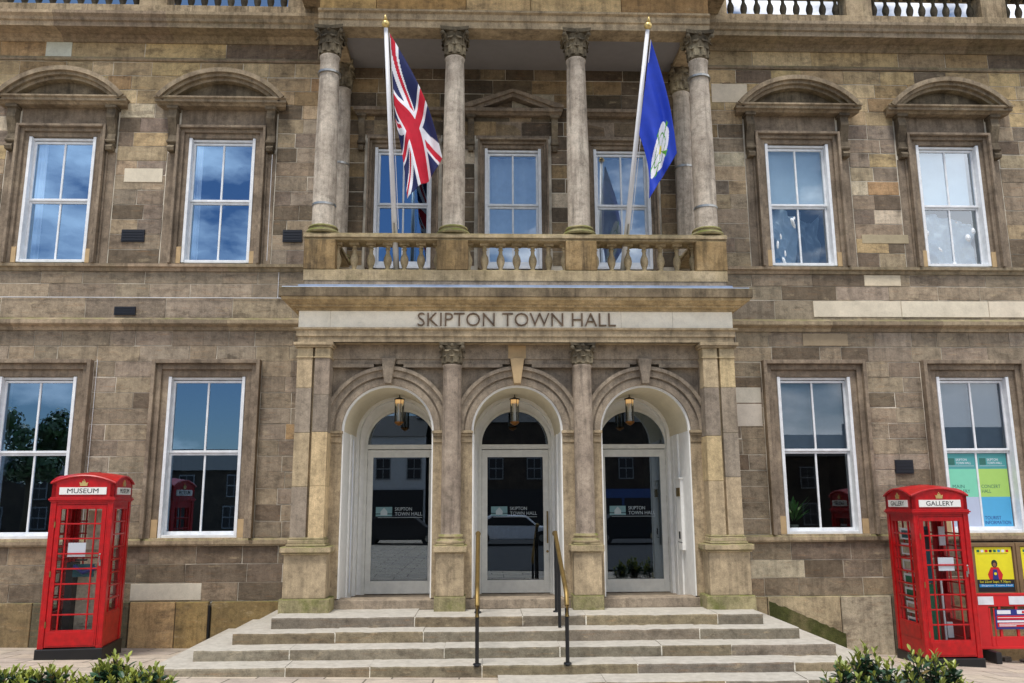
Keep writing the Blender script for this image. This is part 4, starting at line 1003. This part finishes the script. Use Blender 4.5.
# ------------------------------------------------------------------ notice boards, posters, barrier
for k, (x0, x1) in enumerate(((6.52, 7.215), (7.225, 7.92))):
    nb = MB(); nb.box(x0, x1, -.20, -.11, .70, 1.50, 0); nb.box(x0+.06, x1-.06, -.202, -.195, .76, 1.45, 0)
    for a, b, c_, d_ in ((x0, x1, 1.45, 1.5), (x0, x1, .7, .76)): nb.box(a, b, -.225, -.2, c_, d_, 0)
    for a, wd_ in ((x0, .06), (x1-.035, .035)): nb.box(a, a+wd_, -.225, -.2, .76, 1.45, 0)
    tag(nb.build('notice_board', ['wood', 'ink'], bevel=.004), ['brown framed notice board holding the yellow poster, beside the GALLERY phone box', 'brown framed notice board at the right edge, second from the phone box'][k], 'notice board')
def poster(x0, z0, full, label):
    w_, h_ = .54, .62; p = MB(); y = -.2035
    p.box(x0, x0+w_, y-.002, y, z0+.17, z0+h_, 0); p.box(x0, x0+w_, y-.002, y, z0, z0+.17, 1)
    p.box(x0+.02, x0+w_-.02, y-.004, y-.002, z0+.065, z0+.105, 2)
    for k in range(8):
        a = x0+.03+k*.061; p.box(a, a+.04, y-.004, y-.002, z0+h_-.07, z0+h_-.035, (3, 4, 5, 1, 3, 2, 4, 5)[k])
    p.box(x0+.03, x0+w_-.06, y-.003, y-.002, z0+h_-.095, z0+h_-.09, 1)
    cx = x0+.27; zb = z0+.17
    p.prism([(cx-.09, zb), (cx+.09, zb), (cx+.11, zb+.07), (cx+.055, zb+.17), (cx-.055, zb+.17), (cx-.11, zb+.07)], y-.005, y-.002, 5)
    p.prism([(cx-.045, zb), (cx+.045, zb), (cx+.03, zb+.14), (cx-.03, zb+.14)], y-.007, y-.005, 6)
    p.prism([(cx+.045*math.cos(t*.524), zb+.22+.055*math.sin(t*.524)) for t in range(12)], y-.005, y-.002, 1)
    p.prism([(cx+.024*math.cos(t*.524), zb+.205+.03*math.sin(t*.524)) for t in range(12)], y-.007, y-.005, 7)
    p.prism([(cx+.02*math.cos(t*.524), zb+.08+.02*math.sin(t*.524)) for t in range(12)], y-.009, y-.007, 0)
    if full:
        p.text('Sat 22nd Sept, 7.30pm', x0+.03, x0+w_-.06, z0+.115, z0+.155, y-.002, 0, .001); p.text('Skipton Town Hall', x0+.05, x0+w_-.04, z0+.07, z0+.10, y-.004, 4, .001)
    tag(p.build('poster', ['yellow', 'ink', 'cyan', 'exgreen', 'paper', 'redplastic', 'navyblue', 'skin']), label, 'poster')
poster(6.625, .82, True, 'yellow poster with a figure in red above a black strip, on the first notice board')
poster(7.305, .82, False, 'yellow poster on the second notice board, at the right edge of the picture')
# plastic barrier
e = empty('barrier', (6.9, -.52, .02)); tag(e, 'red plastic pedestrian barrier with white reflective blocks, beside the GALLERY phone box', 'barrier')
b = MB(); X0, X1 = -.52, .80
b.box(X0, X1, -.02, .02, .64, .80, 0); b.box(X0, X0+.16, -.02, .02, .10, .64, 0); b.box(X1-.12, X1, -.02, .02, .10, .64, 0); b.box(X0+.16, X1-.12, -.02, .02, .10, .24, 0)
for x in (-.22, .02, .25, .48): b.box(x, x+.035, -.015, .015, .24, .64, 0)
b.box(X0, X1, -.03, .03, .08, .11, 0); b.box(X0, X1, -.026, .026, .79, .815, 0)
for x in (-.36, -.30, .68): b.box(x, x+.02, -.026, -.02, .12, .62, 0)
b.build('panel', 'redplastic', e, bevel=.008)
for a in (-.50, -.06, .38): MB().box(a, a+.22, -.027, -.022, .665, .775).build('reflector', 'whiteplastic', e)
s_ = MB(); s_.box(-.28, .22, -.030, -.024, .34, .60, 0); s_.box(-.25, -.06, -.033, -.03, .54, .59, 1); s_.box(.03, .20, -.033, -.03, .54, .59, 1)
s_.box(-.26, .21, -.033, -.03, .43, .455, 1); s_.box(-.26, .21, -.033, -.03, .465, .52, 2); s_.box(-.26, .21, -.033, -.03, .37, .425, 2); s_.box(-.24, .12, -.035, -.033, .402, .412, 1); s_.box(-.24, .0, -.035, -.033, .38, .39, 1)
s_.prism([(.115+.018*math.cos(t*.785), .565+.018*math.sin(t*.785)) for t in range(8)], -.036, -.033, 2); s_.box(-.25, .20, -.035, -.033, .49, .497, 1)
s_.build('safety_sign', ['navyblue', 'paper', 'redplastic'], e)
for x in (-.40, .60): MB().box(x-.04, x+.04, -.22, .22, -.08, .07).build('foot', 'ink', e, bevel=.01)
for k in range(34):                          # loose rubble under the barrier, each stone a small irregular lump
    if k == 0: rb = MB()
    x, y = rng.uniform(6.55, 7.75), rng.uniform(-.30, -.13); s = rng.uniform(.025, .07); z = gz(x, y)
    prof = [(max(.004, s*math.sin(math.pi*i/4)*rng.uniform(.7, 1.2)), -s*.6*math.cos(math.pi*i/4)) for i in range(5)]
    rb.lathe(prof, x, y, z+s*.4, 6)
struct(rb.build('rubble', 'rubble'), 'stuff')

# ------------------------------------------------------------------ things behind the windows
def curtain(x0, x1, z0, z1, y, label, mat='curtain', skew=0.):
    m = MB(); n = 26; vs = []
    for k in range(n+1):
        t = k/n
        for z, w_ in ((z0, 1.), ((z0+z1)/2, 1.), (z1, 1.)):
            x = x0+(x1-x0)*t+(skew*(z1-z)/(z1-z0)); vs.append((x, y+.025*math.sin(t*22+z), z))
    m.mesh(vs, [(3*k+j, 3*k+3+j, 3*k+4+j, 3*k+1+j) for k in range(n) for j in range(2)])
    o = m.build('curtain', mat, smooth=True); tag(o, label, 'curtain')
curtain(-7.44, -7.26, 5.72, 7.68, .14, 'white curtain at the left side of the leftmost upper window')
curtain(-4.99, -4.86, 5.72, 7.68, .14, 'white curtain at the left of the upper window beside the left flag column')
def sheet(x0, x1, z0, z1, y, name, label, cat, seed, mat='sheet'):
    rr = random.Random(seed); G = 30; vs = []; ph = [rr.uniform(0, 6) for _ in range(8)]
    for i in range(G+1):
        for j in range(G+1):
            u, v = i/G, j/G
            d = .06*math.sin(7*u+5*v+ph[0])+.045*math.sin(15*u-9*v+ph[1])+.028*math.sin(27*u+19*v+ph[2])+.03*abs(math.sin(4*u*(1.3-v)+ph[3]))
            zz = z0+(z1-z0)*v*(1-.10*math.sin(math.pi*u*1.5+ph[4]) if v > .9 else 1)
            vs.append((x0+(x1-x0)*u+.02*math.sin(9*v+ph[5]), y+d, zz))
    m = MB(); m.mesh(vs, [(i*(G+1)+j, (i+1)*(G+1)+j, (i+1)*(G+1)+j+1, i*(G+1)+j+1) for i in range(G) for j in range(G)])
    tag(m.build(name, mat, smooth=False), label, cat)
sheet(4.08, 4.50, 5.72, 6.62, .16, 'dust_sheet', 'pleated white dust sheet, lower left of the upper window next to the balcony', 'dust sheet', 1)
sheet(4.55, 4.93, 5.72, 6.60, .30, 'dust_sheet', 'dim crumpled plastic, lower right of the upper window next to the balcony', 'dust sheet', 2, 'blind')
sheet(6.52, 7.36, 5.72, 6.55, .17, 'dust_sheet', 'crumpled white dust sheet behind the rightmost upper window', 'dust sheet', 3)
for nm, x0, x1, z0, z1, lb in (('blind', 4.05, 5.0, 6.70, 7.68, 'grey blind in the top of the third upper window, right of the balcony'), ('blind', 6.52, 7.36, 6.70, 7.68, 'grey blind in the top of the rightmost upper window'),
                           ('blind', 4.0, 5.05, 2.86, 3.93, 'grey blind in the top of the ground floor window with the plant'), ('blind', 6.45, 7.5, 2.86, 3.93, 'grey blind above the coloured window panels')):
    m = MB(); m.box(x0, x1, .15, .154, z0, z1); m.box(x0, x1, .14, .164, z0, z0+.025); tag(m.build(nm, 'paleblind' if z0 > 5 else 'blind'), lb, 'blind')
m = MB(); m.lathe([(.07, 0), (.085, .09), (.08, .12)], 4.20, .22, 5.74, 14); tag(m.build('pot', 'sky', smooth=True, auto=40), 'light blue pot on the sill of the third upper window', 'pot')
# net curtains in the loggia windows
for i in (1, 2): curtain(LW[i]-.40, LW[i]+.40, 5.66, 7.55, .28, ['', 'pale net curtain behind the centre balcony window', 'pale net curtain behind the right balcony window'][i])
# coloured film in the right-hand ground window
w3 = wins['g', 3]; fm = MB(); y = .058
def film(x0, x1, z0, z1, m): fm.box(x0, x1, y-.002+.001*m, y+.0005*m, z0, z1, m)
fm.box(-.463, -.016, y-.003, y, 2.57, 2.80, 0); fm.box(.016, .463, y-.003, y, 2.57, 2.80, 0)
fm.box(-.463, -.016, y-.003, y, 2.155, 2.57, 1); fm.box(.016, .463, y-.003, y, 2.155, 2.57, 2); fm.box(-.463, -.016, y-.003, y, 1.72, 2.155, 3); fm.box(.016, .463, y-.003, y, 1.72, 2.155, 4)
yt = y-.0035
for o_ in (-.463, .016):
    fm.box(o_+.03, o_+.13, yt-.001, yt, 2.63, 2.73, 5); fm.text('SKIPTON', o_+.15, o_+.32, 2.69, 2.725, yt, 6, .001); fm.text('TOWN HALL', o_+.15, o_+.38, 2.64, 2.675, yt, 6, .001); fm.box(o_+.03, o_+.42, yt-.001, yt, 2.612, 2.616, 6)
fm.text('CONCERT', .04, .33, 2.285, 2.335, yt, 5, .001); fm.text('HALL', .04, .18, 2.215, 2.265, yt, 5, .001)
fm.text('MAIN', -.40, -.22, 2.285, 2.335, yt, 5, .001); fm.text('GALLERY', -.40, -.14, 2.215, 2.265, yt, 5, .001)
fm.text('TOURIST', .04, .29, 1.825, 1.875, yt, 7, .001); fm.text('INFORMATION', .04, .43, 1.755, 1.805, yt, 7, .001)
fm.build('window_film', ['teal', 'mint', 'lime', 'lilac', 'sky', 'darktext', 'paper', 'navyblue'], w3)

# ------------------------------------------------------------------ leaves
def leafpts(base, d, up, ln, w_, curl=.15):
    d = d.normalized(); s = d.cross(up).normalized(); n = s.cross(d)
    P = []
    for t, ww in ((0, .08), (.3, .8), (.6, 1.), (.85, .55), (1, .0)):
        c = base+d*ln*t+n*(-curl*ln*t*t); P.append((c-s*w_*ww*.5+n*.12*w_*ww, c-n*.05*w_, c+s*w_*ww*.5+n*.12*w_*ww))
    return P
def add_leaf(mb, base, d, up, ln, w_, c):
    P = leafpts(base, d, up, ln, w_); vs = [p for r in P for p in r]
    mb.mesh(vs, [f for k in range(4) for f in ((3*k, 3*k+1, 3*k+4, 3*k+3), (3*k+1, 3*k+2, 3*k+5, 3*k+4))], 0, c)
def shrub(x, y, zt, spread, ns, label, seed):
    rr = random.Random(seed); z0 = gz(x, y); fol = MB(); st = MB()
    for k in range(ns):
        a = rr.uniform(0, 6.28); r = spread*math.sqrt(rr.random()); top = Vector((x+r*math.cos(a), y+r*math.sin(a)*.7, z0+(zt-z0)*(1-.45*(r/spread)**2)*rr.uniform(.72, 1.0)))
        b = Vector((x+.25*r*math.cos(a), y+.2*r*math.sin(a), z0-.02)); mid = (b+top)/2+Vector((rr.uniform(-.03, .03), rr.uniform(-.03, .03), .03))
        st.tube([b, mid, top], [.008, .006, .003], 5)
        L_ = (top-b).length
        for q in range(13):
            t = 1-.62*q/13*rr.uniform(.8, 1.1); p = (b.lerp(mid, t*2) if t < .5 else mid.lerp(top, t*2-1)); aa = q*2.4+a
            el = .95 if q < 4 else (.5 if q < 8 else .15)
            d = Vector((math.cos(aa)*(1-el*.6), math.sin(aa)*(1-el*.6), el+rr.uniform(-.15, .2)))
            g_ = rr.random(); young = q < 4
            c_ = (.20+.12*g_, .25+.10*g_, .05) if young else ((.02+.025*g_, .050+.06*g_, .030+.022*g_) if rr.random() > .08 else (.16, .12, .04))
            ln = rr.uniform(.062, .09)*(.8 if young else 1.2)
            add_leaf(fol, p, d, Vector((rr.uniform(-.3, .3), rr.uniform(-.3, .3), 1)), ln, ln*.46, c_)
    e = empty('shrub', (x, y, z0)); tag(e, label, 'shrub', 'evergreen shrubs along the bottom edge')
    for mb, nm, mt in ((fol, 'foliage', 'leaf'), (st, 'stems', 'stem')):
        mb.v = [(a-x, b-y, c-z0) for a, b, c in mb.v]; mb.build(nm, mt, e)
for k, (x, y, zt, sp_, n_, lb) in enumerate(((-4.25, -5.2, .86, .30, 48, 'low glossy evergreen shrub in the bottom left corner'), (-3.85, -5.35, .91, .30, 50, 'glossy evergreen shrub, second from the left edge'), (-3.42, -5.15, .93, .30, 54, 'tallest shrub of the left clump, in front of the MUSEUM phone box'), (-3.08, -5.3, .89, .22, 36, 'shrub ending the left clump, nearest the steps'),
        (2.45, -5.3, .86, .20, 22, 'small sparse shrub starting the right clump, nearest the steps'), (2.75, -5.2, .97, .24, 26, 'leafy shrub with upright shoots, second in the right clump'), (3.12, -5.3, .96, .25, 26, 'shrub with a tall light shoot before the GALLERY phone box'), (3.38, -5.25, .84, .16, 16, 'low shrub ending the right clump'))):
    shrub(x, y, zt, sp_, n_, lb, 40+k)
bed = MB(); bed.box(-4.6, -2.5, -5.8, -4.8, .2, gz(0, -5)+.04); struct(bed.build('soil_bed', 'stem')); bed = MB(); bed.box(2.0, 3.5, -5.8, -4.8, .1, gz(0, -5)+.0); struct(bed.build('soil_bed', 'stem'))
# potted plant in the ground-floor window
e = empty('potted_plant', (4.18, .26, 1.66)); tag(e, 'green leafy pot plant on the inside sill of the third ground floor window', 'plant')
MB().lathe([(.06, 0), (.08, .10)], n=14).build('pot', 'boardgrey', e, smooth=True, auto=40)
f = MB(); rr = random.Random(5)
for k in range(34):
    a = rr.uniform(0, 6.28); d = Vector((math.cos(a), math.sin(a)*.5, rr.uniform(.5, 2.2))); add_leaf(f, Vector((0, 0, .1))+d*.09, d, Vector((0, 0, 1)), rr.uniform(.16, .30), .05, (.10, .2+.1*rr.random(), .05))
f.build('foliage', 'leaf', e)

# ------------------------------------------------------------------ the street behind the camera (seen in the glass)
ZR = gz(0, -7)
def house(x0, x1, y, h, rh, mat, label, shop=None, nwin=3):
    e = empty('street_house', ((x0+x1)/2, y, ZR)); tag(e, label, 'house'); c = (x0+x1)/2; a, b = x0-c, x1-c
    MB().box(a, b, -5, 0, 0, h).build('wall', mat, e)
    r = MB(); r.mesh([(a, .15, h), (b, .15, h), (b, -5.1, h), (a, -5.1, h), (a, -2.5, h+rh), (b, -2.5, h+rh)], [(0, 1, 5, 4), (2, 3, 4, 5), (0, 4, 3), (1, 2, 5), (0, 3, 2, 1)]); ro = r.build('roof', 'slate', e)
    MB().box(b-.7, b-.1, -2.8, -2.2, h+rh*.5, h+rh+.6).build('chimney', mat, ro)
    for fl in range(1 if shop else 0, 2):
        for k in range(nwin):
            x = a+(b-a)*(k+.5+.12*rng.uniform(-1, 1))/nwin; z = .35+fl*(h*.48 if h < 4.5 else 2.35)
            w_ = MB(); w_.box(x-.38, x+.38, -.02, .05, z, z+1.1, 0); wo = w_.build('window', 'streetframe', e)
            g_ = MB()
            for sx in (-1, 1):
                for sz in (0, 1): g_.box(x+sx*.02, x+sx*.33, .04, .058, z+.06+sz*.52, z+.52+sz*.52)
            g_.build('pane', 'ink', wo)
    if shop:
        s = MB(); s.box(a+.1, b-.1, -.02, .10, 0, 2.2); so = s.build('shopfront', shop, e)
        s = MB()
        for k in range(4): w0 = a+.3+(b-a-.6)*k/4; s.box(w0, w0+(b-a-.6)/4-.12, .10, .11, .5, 1.75)
        s.build('shop_window', 'ink', so)
house(-30, -19, -30, 3.0, 1.1, 'house_stone', 'dark stone house across the street, far left, seen in the window glass', nwin=5)
house(-19, -9.4, -30, 3.2, 1.2, 'house_stone', 'taller dark stone house across the street, seen in the left window glass', nwin=4)
house(-9.2, -3.4, -30, 4.9, 1.3, 'house_white', 'white rendered house across the street, seen in the left door glass', 'ink', 4)
house(-3.2, 3.2, -30, 5.6, 1.6, 'house_stone', 'dark stone shop with a slate grey front, seen reflected in the centre door glass', 'slate')
house(3.4, 10.0, -30, 5.6, 1.6, 'house_stone', 'stone shop with a blue front across the street, seen in the right door glass', 'shopblue')
house(10.2, 20, -30, 3.8, 1.3, 'house_stone', 'dark stone house across the street, right, seen in the window glass', nwin=4)
house(20.2, 31, -30, 4.2, 1.3, 'house_stone', 'dark stone house across the street, far right', nwin=4)
e = empty('street_tree', (-20.6, -25.5, ZR)); tag(e, 'round leafy street tree across the road, reflected in the leftmost ground floor window', 'tree')
MB().tube([(0, 0, 0), (.1, 0, 1.6), (0, .1, 3.2)], [.22, .17, .1], 10).build('trunk', 'stem', e, smooth=True)
f = MB(); rr = random.Random(9)
cl = [(rr.uniform(-1.3, 1.3), rr.uniform(-1, 1), rr.uniform(2.8, 5.6)) for _ in range(26)]
for k in range(5200):
    c = Vector(rr.choice(cl)); d = Vector((rr.gauss(0, 1), rr.gauss(0, 1), rr.gauss(0, 1))).normalized(); p = c+d*rr.uniform(.3, .65)
    s = rr.uniform(.06, .11); t1 = d.cross(Vector((rr.random(), rr.random(), rr.random()))).normalized()*s; t2 = d.cross(t1); f.face([p-t1, p+t2, p+t1, p-t2], 0, (.03, .06+.03*rr.random(), .02))
f.build('crown', 'leaf', e)

def car(x, y, paint, label, rot=0):
    e = empty('parked_car', (x, y, ZR), rot); tag(e, label, 'car', 'cars parked across the street')
    P = [(-1.75, .22), (1.75, .22), (1.78, .5), (1.7, .62), (1.0, .70), (.55, 1.08), (-.75, 1.12), (-1.45, .74), (-1.74, .66), (-1.78, .45)]
    b = MB(); b.prism(P, -.68, .68); bo = b.build('body', paint, e, bevel=.05)
    g_ = MB(); g_.prism([(.88, .72), (.50, 1.03), (-.70, 1.06), (-1.25, .74)], -.69, .69); g_.build('window', 'ink', bo)
    for sx in (-1.1, 1.12):
        for sy in (-1, 1):
            m = MB(); m.arc(0, 0, .12, .27, 0, 2*math.pi, -.08, .08, 20); o = m.build('wheel', 'ink', e); o.location = Vector((sx, sy*.63, .27))*K
            m = MB(); m.arc(0, 0, .01, .13, 0, 2*math.pi, -.06, .085, 12); m.build('rim', 'steel', o)
    for sy in (-1, 1): MB().box(1.74, 1.80, sy*.45-.13, sy*.45+.13, .48, .60).build('headlight', 'sign', e)
    return e
car(-3.6, -19.5, 'asphalt', 'dark grey car parked across the street, reflected in the left door')
car(.6, -19.3, 'whiteplastic', 'silver white car parked across the street, reflected in the centre door')
car(5.2, -19.5, 'slate', 'black car parked across the street, reflected in the right door')
